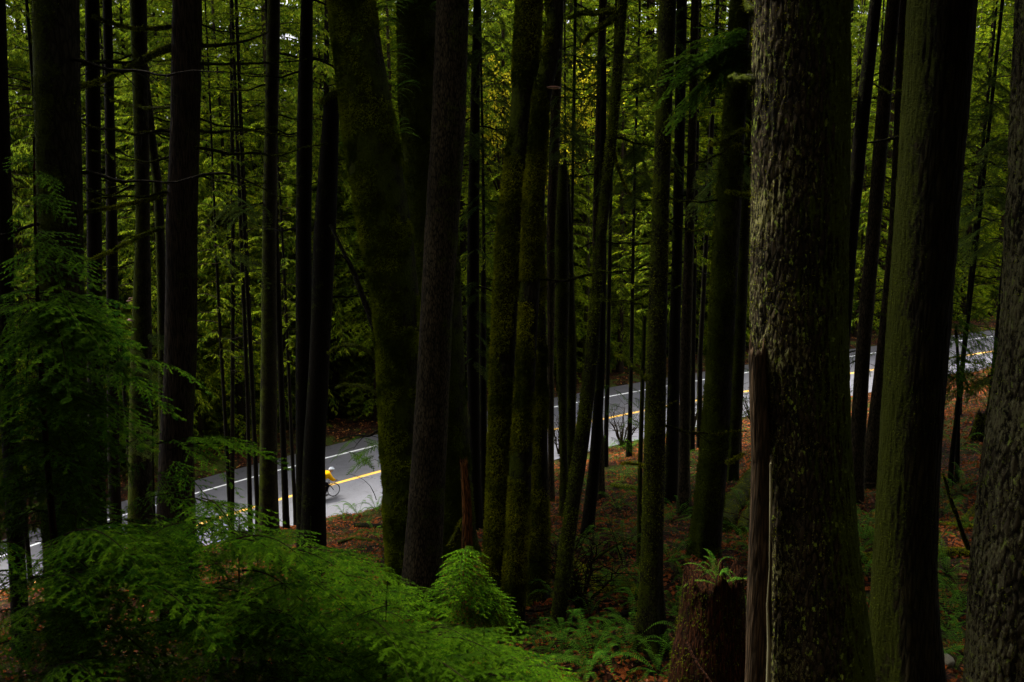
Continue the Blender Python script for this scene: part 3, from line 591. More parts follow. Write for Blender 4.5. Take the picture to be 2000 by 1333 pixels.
trunk('T37b', 'sapling_stem', [(640, 1864, 1869), (665, 1867, 1872), (750, 1869, 1876), (900, 1866, 1874), (950, 1864, 1873)], 'short second black pole crossing the thin leaning one', 'darkbark', Y=TREES['T37']['Y'] + .5, seg=10, snapped=True, dead=3, deadz=(-4, -2), deadlen=(.4, 1))
trunk('T38', 'fir_tree', [(0, 1996, 2160), (440, 1976, 2140), (665, 1963, 2128), (890, 1934, 2110), (1100, 1907, 2090), (1333, 1894, 2085)], 'grey plated and mossy trunk filling the lower right edge of the photo', 'gritty', Y=8.3, seg=230, dz=.025, rough=.018, lump=.07, flare=.1, fuzz=12000, fl=.012, crown=cr())
trunk('T39', 'fir_tree', [(60, 2030, 2050), (440, 1994, 2016), (665, 1985, 2004)], 'black trunk at the far right edge just beside the grey plated trunk', 'darkbark', Y=22, dead=3, crown=cr())

# pale strip of bare wood on the giant, shelf fungi
g = TREES['T32']; mb = MB()
pts = [at(x, y, g['Y'] - .42) for x, y in ((1505, 905), (1506, 960), (1504, 1040), (1503, 1110), (1499, 1180), (1502, 1260), (1500, 1345))]
mb.tube(np.array(pts) - g['loc'], [.008, .014, .007, .005, .010, .018, .022], 8); link('bare_wood_strip', mb.mesh('bare_wood_strip', M['palewood']), g['root'])
def shelf(key, x, y, r, side=-1):
    g = TREES[key]; p = at(x, y, g['Y'] - .05) - g['loc']
    mb = MB()
    def f(V): V = V.copy(); V[:, 2] = np.where(V[:, 2] < 0, V[:, 2] * .25, V[:, 2] * .8); V[:, :2] *= (1 + .12 * np.sin(5 * np.arctan2(V[:, 1], V[:, 0])))[:, None]; return V
    mb.ball(p, (r, r * .9, r * .3), 0, 18, 8, f); mb.ball(p - np.array([0, 0, r * .05]), (r * .94, r * .85, r * .1), 1, 18, 6)
    link('shelf_fungus', mb.mesh('shelf_fungus', [M['fungtop'], M['fungus']]), g['root'])
shelf('T5', 257, 583, .09); shelf('T5', 255, 588, .12); shelf('T5', 263, 625, .2)
shelf('T16', 1079, 172, .13)
# orange torn wood where the fungus trunk was wounded
def stick(key_or_none, name, pix, r0, r1, mat, label=None, cat=None, mossn=0, group=None, seg=8, fuzzmat='moss', twigs=0, ml=.03):
    """a limb through photograph points (x, y, depth)"""
    rs = np.random.default_rng(int(abs(pix[0][0] * 13 + pix[-1][1])))
    P = np.array([at(*q) for q in pix]); s = np.concatenate([[0], np.cumsum(np.linalg.norm(np.diff(P, axis=0), axis=1))]); t = np.linspace(0, s[-1], max(8, int(s[-1] / .12)))
    P = np.stack([np.interp(t, s, P[:, k]) for k in range(3)], -1)
    if len(P) > 6: P[2:-2] = np.stack([np.convolve(P[:, k], np.ones(5) / 5, 'valid') for k in range(3)], -1)
    P[1:-1] += rs.normal(0, r0 * (.18 if r0 < .06 else .03), P[1:-1].shape)
    rad = np.linspace(r0, r1, len(P)) * (1 + .18 * (noise(P * 3, 4) - .5) * 2)
    root = TREES[key_or_none]['loc'] if key_or_none else P[0].copy(); mb = MB(); mb.tube(P - root, rad, seg)
    for _ in range(twigs):
        k = rs.integers(1, len(P) - 1); d = rs.normal(0, 1, 3); d[2] = d[2] * .5 + .1; d /= np.linalg.norm(d); l = s[-1] * rs.uniform(.12, .3); u = np.linspace(0, 1, 6)[:, None]
        mb.tube(P[k] - root + d * l * u + np.array([0, 0, -.2 * l]) * u * u, np.linspace(rad[k] * .5, rad[k] * .12, 6), 5)
    if mossn: moss_on(mb, P - root, rad, mossn, ml, ml * .45, 1, rs)
    me = mb.mesh(name, [M[mat], M[fuzzmat]])
    if key_or_none: return link(name, me, TREES[key_or_none]['root'])
    o = link(name, me); o.location = root; return tag(o, label, cat, group)
yc = TREES['T6']['Y']
for pix, a, b, m in [
    ([(338, 92, yc), (300, 105, yc), (268, 126, yc - .5), (215, 152, yc - 1), (180, 166, yc - 1.3), (146, 172, yc - 1.5)], .075, .035, 2600),
    ([(335, 52, yc), (290, 60, yc - .3), (240, 55, yc - .8), (200, 38, yc - 1), (182, 32, yc - 1.2)], .045, .02, 1500),
    ([(327, 376, yc), (290, 392, yc), (240, 402, yc - .5), (200, 410, yc - .8), (158, 416, yc - 1)], .045, .02, 1600),
    ([(320, 445, yc), (280, 458, yc), (245, 478, yc - .5), (205, 497, yc - .8), (172, 510, yc - 1)], .04, .015, 1300),
    ([(335, 210, yc), (300, 213, yc), (262, 208, yc + .5), (215, 195, yc + 1)], .03, .012, 300),
    ([(390, 90, yc), (440, 88, yc), (480, 82, yc + .4), (520, 66, yc + .8)], .04, .015, 100),
    ([(390, 125, yc), (440, 126, yc), (500, 124, yc + .4), (560, 122, yc + .8), (600, 116, yc + .8)], .035, .012, 100),
    ([(386, 255, yc), (430, 262, yc), (470, 250, yc + .2), (520, 262, yc + .2), (575, 268, yc + .4)], .035, .012, 200),
    ([(384, 345, yc), (430, 335, yc), (480, 350, yc + .3), (540, 385, yc + .3)], .035, .01, 60)]:
    stick('T6', 'branch', pix, a, b, 'mossdark', mossn=int(m * 1.6), fuzzmat='moss' if m > 800 else 'mossd', twigs=3, ml=.045)
stick('T11', 'branch', [(672, 175, 19), (655, 183, 18.9), (636, 192, 18.8), (628, 202, 18.8)], .07, .04, 'mossbark', mossn=1200)
stick('T11', 'branch', [(732, 645, 19), (712, 590, 19.3), (690, 530, 19.6), (665, 480, 20), (645, 440, 20.5)], .06, .03, 'darkbark', mossn=300, fuzzmat='mossd', twigs=6)
stick('T11', 'branch', [(736, 700, 19), (720, 685, 19), (695, 672, 19.2), (660, 676, 19.5), (640, 690, 20)], .05, .02, 'mossbark', mossn=900, twigs=4)
stick('T11', 'branch', [(738, 768, 19), (715, 756, 19.2), (690, 750, 19.5), (655, 757, 20)], .04, .02, 'mossbark', mossn=600, twigs=4)
stick('T11', 'branch', [(744, 835, 19), (735, 850, 19.2), (715, 853, 19.5), (690, 850, 20), (662, 858, 20.5)], .03, .012, 'darkbark', mossn=60, twigs=6)
yv = TREES['T22']['Y']
stick('T22', 'branch', [(1205, 22, yv), (1170, 24, yv), (1135, 28, yv + .3), (1110, 36, yv + .5)], .05, .025, 'mossbark', mossn=1500)
stick('T22', 'branch', [(1204, 34, yv), (1180, 48, yv), (1160, 60, yv + .3), (1140, 85, yv + .5)], .05, .02, 'mossbark', mossn=1200)
stick('T22', 'branch', [(1196, 290, yv), (1206, 330, yv), (1218, 360, yv), (1232, 382, yv)], .03, .012, 'mossbark', mossn=500)
stick('T24', 'branch', [(1262, 742, 14), (1245, 725, 14), (1222, 702, 14.3), (1200, 690, 14.6)], .03, .01, 'mossbark', mossn=500, twigs=3)
stick('T24', 'branch', [(1256, 910, 14), (1240, 908, 14), (1225, 903, 14), (1215, 906, 14)], .025, .012, 'mossbark', mossn=300)
stick('T30', 'branch', [(1420, 905, 15), (1432, 899, 15), (1445, 890, 15), (1452, 888, 15)], .035, .015, 'mossbark', mossn=500)
stick('T30', 'branch', [(1452, 290, 15), (1435, 285, 15), (1405, 276, 15), (1385, 286, 15)], .04, .02, 'mossbark', mossn=900)
stick('T30', 'branch', [(1466, 380, 15), (1450, 382, 15), (1430, 378, 15), (1420, 374, 15)], .035, .02, 'mossbark', mossn=700)
stick('T30', 'branch', [(1417, 276, 15), (1435, 262, 15), (1455, 250, 15), (1470, 258, 15)], .05, .02, 'mossdark', mossn=700)
stick('T32', 'branch', [(1480, 160, 9.2), (1462, 152, 9.2), (1440, 156, 9.3), (1425, 153, 9.4)], .045, .025, 'mossdark', mossn=500, ml=.015)
stick('T32', 'branch', [(1478, 22, 9.2), (1465, 20, 9.2), (1458, 4, 9.3), (1462, -16, 9.4)], .05, .015, 'mossdark', mossn=500, ml=.015)
stick('T33', 'branch', [(1672, 180, 18), (1662, 192, 18), (1655, 205, 18), (1652, 225, 18)], .035, .015, 'mossbark', mossn=500)
stick('T34', 'branch', [(1758, 268, 20), (1735, 272, 20), (1710, 278, 20), (1690, 280, 20)], .03, .015, 'darkbark', mossn=50, twigs=3)

# ------------------------------------------------------------------ young hemlocks in front
def sapling(key, name, x, ytop, Y, label, boughs, r=.035, bot=1500, var=HEM, lean=(0, 0), mat='mossdark', wid=1.0, group=None):
    top = at(x + lean[0], ytop, Y); b = at(x, 900, Y); gz = ground(b[0], Y); root = np.array([b[0], Y, gz]); T = thing(name, root, label, 'tree', group)
    t = np.linspace(0, 1, 30)[:, None]; P = (root + [0, 0, -.2]) * (1 - t) + top * t; P[:, 0] += .04 * np.sin(t[:, 0] * 6); P[:, 1] += .03 * np.cos(t[:, 0] * 5)
    mb = MB(); mb.tube(P - root, np.linspace(r, r * .12, 30), 10); link('trunk', mb.mesh('trunk', M[mat]), T)
    TREES[key] = dict(root=T, loc=root, Y=Y)
    for (x0, y0, dz0, x1, y1, dz1, w) in boughs:
        place_bough(T, at(x0, y0, Y + dz0), at(x1, y1, Y + dz1), var, w, random.uniform(-.35, .35))
    return T
def fill(n, xr, yfun, spread, slope, rs, L=(110, 260), dzr=(-1.0, 1.4)):
    """boughs radiating from a stem through a region of the picture at true distances"""
    out = []
    for _ in range(n):
        x0 = rs.uniform(*xr); y0 = yfun(x0) + rs.uniform(*spread); s_ = rs.choice([-1, 1], p=[.42, .58]); l = rs.uniform(*L)
        dz0 = rs.uniform(*dzr); out.append((x0, y0, dz0, x0 + s_ * l * rs.uniform(.5, 1), y0 + l * rs.uniform(.05, .55) * slope, dz0 - rs.uniform(-.4, .8), rs.uniform(.8, 1.15)))
    return out
rs = np.random.default_rng(5)
# tall sapling at the left edge, stem orange where the bark is torn
bA = [(62, 300, 0, 14, 322, -.3, 1), (62, 330, 0, 122, 374, -.2, 1), (60, 392, 0, 128, 372, -.3, .9), (62, 380, 0, 136, 420, -.3, .9), (60, 400, 0, 8, 440, -.3, .9), (66, 452, .1, 150, 470, -.3, 1.), (66, 470, .1, 192, 530, -.4, .9), (64, 490, .1, 18, 530, -.5, 1), (70, 505, .2, 140, 560, -.6, 1),
      (70, 575, 0, 205, 590, -.4, .8), (72, 590, 0, 252, 662, -.5, .95), (72, 600, 0, 160, 600, -.8, 1.1), (70, 590, 0, 6, 668, -.4, 1.), (74, 610, .2, 200, 640, -.7, 1), (72, 620, .2, 120, 690, -.9, 1), (70, 640, .3, 20, 720, -.6, 1),
      (80, 735, .2, 170, 790, -.5, 1.1), (78, 745, .3, 40, 810, -.6, 1.1), (160, 720, .8, 345, 780, .2, .55), (180, 740, .8, 335, 742, .3, .5), (230, 700, .9, 420, 735, .4, .35), (150, 790, .6, 300, 820, 0, .8), (120, 800, .4, 30, 870, -.3, 1), (110, 830, .4, 210, 900, -.4, 1), (90, 880, .3, -20, 940, -.4, 1.1), (100, 900, .3, 190, 980, -.4, 1.1)]
for _ in range(95):
    y0 = rs.uniform(560, 1020); s_ = rs.choice([-1, 1]); l = rs.uniform(80, 170); d0 = rs.uniform(0, .8)
    bA.append((76 + rs.uniform(-50, 70), y0, d0, 76 + s_ * l + rs.uniform(-30, 60), y0 + rs.uniform(20, 90), d0 - rs.uniform(0, .7), 1))
sapling('HA', 'hemlock_sapling', 68, 268, 6.6, 'tall young hemlock at the left with an orange scarred stem', bA, r=.05, mat='rust')
# hemlock whose long bough reaches right across the cedar foot
bB = [(300, 870, 0, 545, 834, -.3, .36), (330, 880, 0, 540, 862, -.4, .4), (360, 880, 0, 470, 905, -.4, .7), (340, 870, .2, 440, 846, 0, .5), (330, 900, .1, 420, 950, -.3, .8), (280, 900, .2, 200, 960, -.2, .9), (300, 920, .2, 350, 990, -.2, 1), (290, 860, .3, 190, 880, 0, .8), (300, 800, .3, 250, 760, .1, .5)]
bB += fill(46, (230, 420), lambda x: 1010, (-50, 260), 1.0, rs, (110, 220))
sapling('HB', 'hemlock_sapling', 300, 790, 6.9, 'young hemlock at lower left whose longest bough points right over the cedar foot', bB, r=.03)
# little hemlock with the pointed top, lower centre
bC = []
for k in range(11):
    y0 = 1066 + 13 * k; l = 18 + 11 * k
    bC.append((908, y0, 0, 908 + l, y0 + 8 + 3 * k * .6, -.1 - .02 * k, .9)); bC.append((908, y0 + 5, 0, 908 - l * 1.1, y0 + 14 + 2.5 * k, -.15, .9)); bC.append((908, y0 + 7, 0, 908 + rs.uniform(-.5, .5) * l, y0 + 22 + 3 * k, -.5, 1.1))
bC += [(905, 1150, 0, 1004, 1150, -.1, .8), (905, 1170, 0, 985, 1200, -.2, .8), (900, 1170, 0, 770, 1140, -.1, .8), (900, 1180, 0, 800, 1200, -.2, .9), (880, 1190, 0, 700, 1150, -.2, .7), (850, 1180, 0, 640, 1120, -.2, .6)]
sapling('HC', 'hemlock_sapling', 908, 1052, 7.2, 'small pointed hemlock top in front of the orange snag', bC, r=.02)
prof = lambda x: np.interp(x, [-50, 60, 250, 400, 560, 640, 700, 800, 900, 1000, 1110], [1060, 1040, 1000, 1010, 1060, 1085, 1130, 1190, 1225, 1265, 1310])
for k, (x, yt, Y, n_, xr, lab, up) in enumerate([
    (150, 1000, 6.0, 74, (20, 280), 'low young hemlock in the bottom left corner under the tall sapling', 0),
    (470, 1010, 6.2, 60, (350, 590), 'young hemlock in the lower left mass with the brightest fern like sprays', 0),
    (610, 1010, 6.6, 52, (520, 690), 'young hemlock before the foot of the straight black trunk', -25),
    (760, 1130, 6.2, 50, (640, 880), 'young hemlock at the bottom just left of the small pointed top', 0),
    (950, 1225, 6.0, 42, (830, 1040), 'rightmost low hemlock, its tips ending beside the leafy floor', 10)]):
    b = []
    for _ in range(n_):
        x0 = rs.uniform(*xr); tier = [0, 0, 1, 1, 2, 2, 3, 4][rs.integers(8)]; y0 = prof(x0) + up + 14 + tier * 62 + rs.uniform(-9, 9) + (x0 - xr[0]) % 97 * .2; s_ = rs.choice([-1, 1], p=[.4, .6]); l = rs.uniform(110, 240); d0 = rs.uniform(-.7, 1.1)
        b.append((x0, y0, d0, x0 + s_ * l * .75, y0 + rs.uniform(.05, .33) * l, d0 - rs.uniform(.0, .8), rs.uniform(.85, 1.25)))
    for q in range(18):
        x0 = rs.uniform(xr[0] - 20, xr[1]); y0 = 1250 + rs.uniform(-60, 110); s_ = rs.choice([-1, 1]); d0 = rs.uniform(-.4, .7); b.append((x0, max(y0, prof(x0) + 20), d0, x0 + s_ * rs.uniform(80, 150), max(y0, prof(x0) + 20) + 30, d0 - .4, 1))
    sapling('HX%d' % k, 'hemlock_sapling', x, yt, Y, lab, b, r=.025)
# hemlock boughs hanging in from behind the giant, upper right
g = TREES['T30']
for (a, b, w) in [((1470, 70), (1345, 95), .7), ((1470, 85), (1290, 150), .7), ((1462, 100), (1268, 205), .6), ((1460, 60), (1370, 70), .8), ((1450, 130), (1330, 190), .7), ((1445, 110), (1345, 130), .8), ((1450, 60), (1400, 62), .8), ((1440, 100), (1380, 160), .9), ((1430, 95), (1300, 125), .6)]:
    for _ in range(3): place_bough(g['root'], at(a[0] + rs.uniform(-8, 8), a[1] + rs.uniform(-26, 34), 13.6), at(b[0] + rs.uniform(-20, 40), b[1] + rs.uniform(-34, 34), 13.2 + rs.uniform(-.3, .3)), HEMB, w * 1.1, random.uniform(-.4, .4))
# pale cedar fronds hanging between the cedar and the slender trunk, and round the middle
def fronds(key, pts, Y, n_, L=(45, 100), down=.5, rs=rs, var=CED, w=(.7, 1.1)):
    for (x, y, sx, sy) in pts:
        for _ in range(n_):
            x0 = x + rs.uniform(-sx, sx); y0 = y + rs.uniform(-sy, sy); l = rs.uniform(*L); s_ = rs.choice([-1, 1]); YY = Y + rs.uniform(-1, 1)
            place_bough(TREES[key]['root'], at(x0, y0, YY), at(x0 + s_ * l * .8, y0 + l * down, YY - .3), var, rs.uniform(*w), rs.uniform(-.5, .5))
fronds('T6', [(440, 395, 55, 25), (500, 405, 30, 15), (420, 465, 50, 30), (270, 690, 30, 40), (300, 860, 50, 30)], yc + 1, 7, (50, 110), .3)
fronds('T14', [(945, 60, 40, 50), (930, 140, 40, 50), (925, 320, 25, 80), (975, 200, 30, 100), (930, 600, 12, 120)], 24, 14, (40, 100), .5)
fronds('T21', [(1110, 60, 30, 60), (1100, 220, 25, 60), (1180, 130, 25, 60), (1090, 260, 20, 50)], 27, 14, (40, 90), .6)
fronds('T26', [(1300, 80, 40, 70), (1250, 160, 40, 80), (1270, 330, 30, 80), (1240, 260, 40, 80)], 26, 14, (40, 100), .5)
fronds('T30', [(1390, 320, 40, 35), (1390, 400, 30, 50), (1450, 320, 20, 40)], 20, 12, (30, 80), .6)
fronds('T37', [(1905, 680, 35, 45), (1925, 720, 25, 30), (1870, 730, 40, 30), (1850, 690, 20, 40), (1860, 640, 30, 40)], TREES['T37']['Y'] - .5, 18, (50, 110), .45, var=HEM)
fronds('T27', [(1215, 770, 25, 20), (1235, 800, 15, 25), (1200, 850, 20, 12), (1110, 860, 25, 15), (1460, 790, 15, 25), (1440, 730, 15, 30)], 34, 5, (30, 60), .45, var=HEM)
fronds('T9', [(735, 880, 15, 20), (720, 850, 20, 25), (700, 870, 25, 15)], 40, 5, (40, 75), .35, var=HEM)
fronds('T34', [(1700, 640, 30, 60), (1710, 700, 20, 30)], 27, 6, (40, 90), .4, var=HEM)
fronds('T39', [(1920, 120, 40, 100), (1930, 300, 40, 100), (1960, 200, 30, 150), (1920, 420, 40, 60)], 19, 12, (50, 120), .4)
# ------------------------------------------------------------------ wood beyond the road
BGK = {'cedar': [crown_mesh('crown', M['cedarleaf'], 30, 1.2, 4.3, 'cedar', 100 + k, step=.55, per=5, leaf=.30, lw=.12) for k in range(3)],
       'hemlock': [crown_mesh('crown', M['hemleaf'], 30, .8, 4.0, 'hemlock', 110 + k, step=.5, per=5, leaf=.25, lw=.10) for k in range(3)]}
BST = [stem_mesh('trunk', 31, .32, M[('fir', 'darkbark', 'cedar')[k]], 120 + k) for k in range(3)]
BLAB = {'cedar': 'cedar with drooping feathery sprays in the bright wood beyond the road', 'hemlock': 'yellow green hemlock in the bright wood beyond the road'}
FLAB = {'cedar': 'dim cedar with drooping sprays far down the slope behind the roadside trees', 'hemlock': 'dim hemlock far down the slope behind the roadside trees'}
rs = np.random.default_rng(21)
placed = []
def roadpos(s_i, d): return CL[s_i, 0] + NR[s_i, 0] * d, CL[s_i, 1] + NR[s_i, 1] * d
ZN = [(0, 'left of the striated cedar'), (330, 'right of the striated cedar'), (610, 'behind the leaning mossy maple'), (900, 'behind the paired mossy trunks'), (1100, 'behind the leaning slender trunk'), (1270, 'behind the flared trunk'), (1450, 'behind the giant plated trunk'), (1700, 'behind the dark column'), (1850, 'right of the dark column')]
def bgtree(x, y, kind, s, far=False):
    px_ = 1000 + 2000 * x / y; zone = [z for a, z in ZN if px_ >= a or a == 0][-1]
    g = float(terrain(x, y)[0]); root = thing('%s_tree' % kind, (x, y, g), ('far dim %s, ' % kind if far else '%s just beyond the road, ' % kind) + zone, 'tree', ('far ' if far else 'roadside ') + kind + ' trees ' + zone, rs.uniform(0, 6.28))
    c = link('crown', BGK[kind][rs.integers(3)], root); c.scale = (s * 1.05, s * 1.05, s); link('trunk', BST[rs.integers(3)], root).scale = (s, s, s)
    placed.append((x, y))
def visible(x, y, m=6): return abs(x) < .5 * y + m
for (px_, d_, s_, kd_) in [(450, 8.6, .75, 'hemlock'), (300, 9.0, .8, 'cedar'), (720, 8.2, .8, 'hemlock'), (760, 9.4, .9, 'hemlock'), (1105, 8.6, .8, 'hemlock'), (1215, 8.8, .7, 'cedar'), (1440, 8.6, .7, 'hemlock'), (1690, 8.8, .7, 'hemlock'), (1580, 8.8, .8, 'cedar'), (900, 8.8, .9, 'hemlock')]:
    i_ = int(np.argmin(abs(1000 + 2000 * (CL[:, 0] + NR[:, 0] * d_) / (CL[:, 1] + NR[:, 1] * d_) - px_) + (CL[:, 1] < 5) * 1e5)); bgtree(*roadpos(i_, d_), kd_, s_)
for far, (d0, d1), cnt, mind in ((False, (11, 19), 80, 2.8), (True, (19, 80), 235, 3.0)):
    tries = 0; k = 0
    while k < cnt and tries < 4000:
        tries += 1; i = rs.integers(4, len(CL) - 4); x, y = roadpos(i, rs.uniform(d0, d1))
        if y < 25 or not visible(x, y, 7) or any((x - a) ** 2 + (y - b) ** 2 < mind ** 2 for a, b in placed): continue
        bgtree(x, y, 'hemlock' if rs.random() < .45 else 'cedar', rs.uniform(.8, 1.2) if not far else rs.uniform(1.5, 2.1), far); k += 1
# broadleaf bushes with yellow leaves beyond the road
def bushy(name, H, Rr, n_leaf, leafm, seed, lf=.11):
    rs = np.random.default_rng(seed); mb = MB(); tips = []
    for q in range(16):
        a = rs.uniform(0, 6.28); u = np.linspace(0, 1, 9)[:, None]; d = np.array([math.cos(a) * Rr * rs.uniform(.3, 1), math.sin(a) * Rr * rs.uniform(.3, 1), H * rs.uniform(.5, 1)])
        P = d * u ** .8 * np.array([1, 1, 1]) + rs.normal(0, .06, (9, 3)) * u; mb.tube(P, np.linspace(.045, .006, 9), 5)
        for _ in range(9):
            k = rs.integers(3, 9); e = rs.normal(0, 1, 3); e[2] = abs(e[2]) * .6; e = e / np.linalg.norm(e) * rs.uniform(.4, 1.1); Q = P[k] + e * np.linspace(0, 1, 5)[:, None]; mb.tube(Q, np.linspace(.012, .003, 5), 4); tips.append(Q)
    T_ = np.vstack(tips); 
    if n_leaf:
        b = T_[rs.integers(0, len(T_), n_leaf)] + rs.normal(0, .12, (n_leaf, 3)); d = rs.normal(0, 1, (n_leaf, 3)); d[:, 2] -= .6; d /= np.linalg.norm(d, axis=1)[:, None]; s_ = np.cross(d, rs.normal(0, 1, (n_leaf, 3))); s_ /= np.linalg.norm(s_, axis=1)[:, None]
        l = lf * rs.uniform(.6, 1.3, n_leaf)[:, None]; V = np.stack([b, b + d * l * .5 + s_ * l * .4, b + d * l, b + d * l * .5 - s_ * l * .4], 1).reshape(-1, 3); mb.add(V, np.arange(len(V)).reshape(-1, 4), 1)
    me = mb.mesh(name, [M['twig'], M[leafm]], False); return me
YB = bushy('foliage', 9, 3.2, 1300, 'yellowleaf', 130, .17)
for (x, y, Y, s_, lab) in [(978, 170, 66, 1.0, 'tall thin maple with bright yellow leaves glowing left of the kinked trunk'), (1150, 150, 68, .9, 'yellow leaved maple glowing behind the slender leaning trunk'), (1095, 260, 66, .8, 'faint yellow maple high between the kinked and the slender trunk')]:
    p = at(x, y, Y); g = float(terrain(p[0], Y)[0]); h = p[2] - g; T = thing('maple_tree', (p[0], Y, g), lab, 'tree', 'yellow maples beyond the road')
    f = link('foliage', YB, T); f.location = (0, 0, h - 7 * s_); f.scale = (s_,) * 3
    mb = MB(); mb.tube(np.array([[0, 0, -.4], [.1, 0, (h - 6 * s_) * .5], [0, 0, h - 6 * s_]]), [.2, .16, .12], 10); link('trunk', mb.mesh('trunk', M['alder']), T)
# bare twiggy bushes at the road edge
BARE = [bushy('twigs', 2.6, 1.3, 0, 'yellowleaf', 140 + k) for k in range(2)]
for (x, y, k, lab) in [(1215, 872, 0, 'bare twiggy bush before the wettest patch of road'), (1092, 890, 1, 'bare reddish bush seen between the fused stem and the green trunk'), (1480, 850, 0, 'bare bush at the road edge behind the left side of the giant'), (1345, 860, 1, 'bare bush among the thin black roadside poles')]:
    Y = hit(x, y); p = at(x, y, Y); o = link('bare_bush', BARE[k]); o.location = (p[0], Y, ground(p[0], Y) - .1); o.rotation_euler = (0, 0, x); o.scale = (.95,) * 3; tag(o, lab, 'bush', 'bare bushes by the road')
TB = bushy('yellowing_shrub', 1.5, .9, 500, 'hemleaf', 150, .03)
Y = hit(1130, 1200); p = at(1135, 1200, Y); o = link('twiggy_shrub', TB); o.location = (p[0], Y, ground(p[0], Y)); o.scale = (.8,) * 3; tag(o, 'yellow green twiggy shrub around the foot of the leaning slender trunk', 'shrub')

# unseen conifers added behind and beside the camera to shade trunks and slope
for k in range(95):
    for _ in range(60):
        x = rs.uniform(-30, 20) if k % 4 else rs.uniform(18, 38); y = rs.uniform(-24, 34)
        if (y > 0 and abs(x) < .56 * y + 4.5) or x * x + y * y < 12 or (-7 < x < 3 and -2 < y < 9) or roadd(x, y)[0][0] > -7.5: continue
        if any((x - a) ** 2 + (y - b) ** 2 < 8 for a, b in placed): continue
        placed.append((x, y)); g = float(terrain(x, y)[0]); T = thing('conifer_tree', (x, y, g), 'unseen tall conifer added around the viewpoint for shade', 'tree', 'unseen shade conifers around the viewpoint', rs.uniform(0, 6))
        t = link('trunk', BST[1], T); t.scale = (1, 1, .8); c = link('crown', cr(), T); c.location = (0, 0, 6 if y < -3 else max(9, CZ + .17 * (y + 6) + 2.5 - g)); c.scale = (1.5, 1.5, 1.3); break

# ------------------------------------------------------------------ ferns
def frond(name, mat, L, seed, pin=30, wid=.085, arch=.45):
    rs = np.random.default_rng(seed); mb = MB(); t = np.linspace(0, 1, 14); P = np.stack([L * t, 0 * t, L * (arch * np.sin(t * 2.1) - .38 * t * t)], -1)
    mb.tube(P, np.linspace(.004, .0012, 14), 4, 0, False)
    for k in range(pin):
        u = .1 + .88 * k / pin; p = np.array([np.interp(u, t, P[:, a]) for a in range(3)]); w = wid * math.sin(math.pi * min(1, u * .92 + .12)) ** .7 * rs.uniform(.85, 1.1); w = max(w, .012)
        for sd in (1, -1):
            d = np.array([.35, sd * 1., -.18 + rs.uniform(-.15, .15)]); d /= np.linalg.norm(d); h = L / pin * .42
            V = [p + [-h * .5, 0, 0], p + [h * .6, 0, 0], p + d * w * .55 + [h * .55, 0, 0], p + d * w, p + d * w * .5 + [-h * .5, 0, 0]]
            mb.add(V, [[0, 1, 2, 4]], 1); mb.add(V, [[4, 2, 3]], 1)
    return mb.mesh(name, [M['twig'], mat], False)
FR = [frond('frond', M['fern'], 1.0, 160 + k, arch=[.6, .45, .75, .3][k]) for k in range(4)]; FB = [frond('frond', M['browfern'], 1.0, 165, arch=.1)]
def fern(p, s_, label, n_=15, group='sword ferns on the slope', brown=0, name='sword_fern', az=None, cat='fern', up=.35):
    T = thing(name, p, label, cat, group)
    for k in range(n_):
        isb = k < brown; o = link('frond', (FB if isb else FR)[0 if isb else rs.integers(4)], T); a = (k / n_ * 6.283 + rs.uniform(-.2, .2)) if az is None else az + rs.uniform(-.8, .8)
        q = s_ * rs.uniform(.85, 1.35); o.rotation_euler = (rs.uniform(-.3, .3), -rs.uniform(-.1, up) if not isb else .5, a); o.scale = (q, q, q)
    return T
FERNS = [(1205, 1000, .8, 'leftmost fern beneath the dark straight trunk foot'), (1165, 1090, .6, 'fern in the gap right of the leaning slender trunk'), (1220, 1075, .7, 'fern beside the pole left of the flared trunk, upper one'), (1200, 1150, .5, 'small fern on the mossy roots'),
 (1150, 1215, .7, 'blue green fern below the mossy roots'), (1230, 1265, .8, 'big fern at the left of the flared trunk foot'), (1160, 1310, .75, 'fern at the bottom edge by the last hemlock tips'), (1100, 1300, .6, 'fern half covered by the last hemlock tips'), (1190, 880, .8, 'fern fringe at the road edge below the wettest road patch'), (1235, 878, .7, 'fern fringe nearest the pole at the road edge'),
 (1325, 1010, .7, 'fern between the black trunk and the mossy trunk above the stump'), (1310, 1100, .7, 'fern right of the flared trunk at mid height'), (1330, 950, .7, 'distant fern behind the brownish trunk'), (700, 1010, .8, 'fern on the bank below the cyclist, right one'), (672, 1012, .6, 'fern on the bank below the cyclist, left one'), (735, 1000, .8, 'fern against the foot of the leaning maple by the road'), (735, 1050, .7, 'fern on red litter beside the maple foot'),
 (695, 1165, .55, 'small upright pale fern above the hemlock mass'), (1690, 1060, .6, 'bright fern between the giant and the dark column, upper'), (1695, 1120, .65, 'fern between the giant and the dark column, lower'), (1850, 1130, .6, 'fern hanging just below the horizontal mossy log'), (1850, 1240, .65, 'bright blue green fern right of the dark column near the bottom'), (1875, 1180, .6, 'fern left of the grey plated trunk, halfway down'),
 (1840, 1010, .7, 'fern above the upper mossy limb at the right'), (1880, 960, .8, 'dim fern beneath the thin leaning pole'), (1870, 880, .9, 'fern by the small black stump'), (1790, 870, .9, 'far fern left of the thin leaning pole'), (1150, 960, .7, 'far fern behind the leaning slender trunk'), (1215, 945, .8, 'far fern uphill of the road by the flared trunk'), (1320, 1200, .55, 'fern pushed against the left side of the stump'), (1285, 1320, .6, 'fern in the litter at the bottom near the stump'), (1060, 1290, .6, 'fern under the double mossy trunks'), (1450, 1070, .5, 'fern in the red leaves right of the mossy trunk'), (1880, 1290, .5, 'grey green fern by the pale stone'), (1340, 905, .8, 'fern at the foot of the roadside poles'), (1240, 1160, .5, 'fern tight behind the flared trunk')]
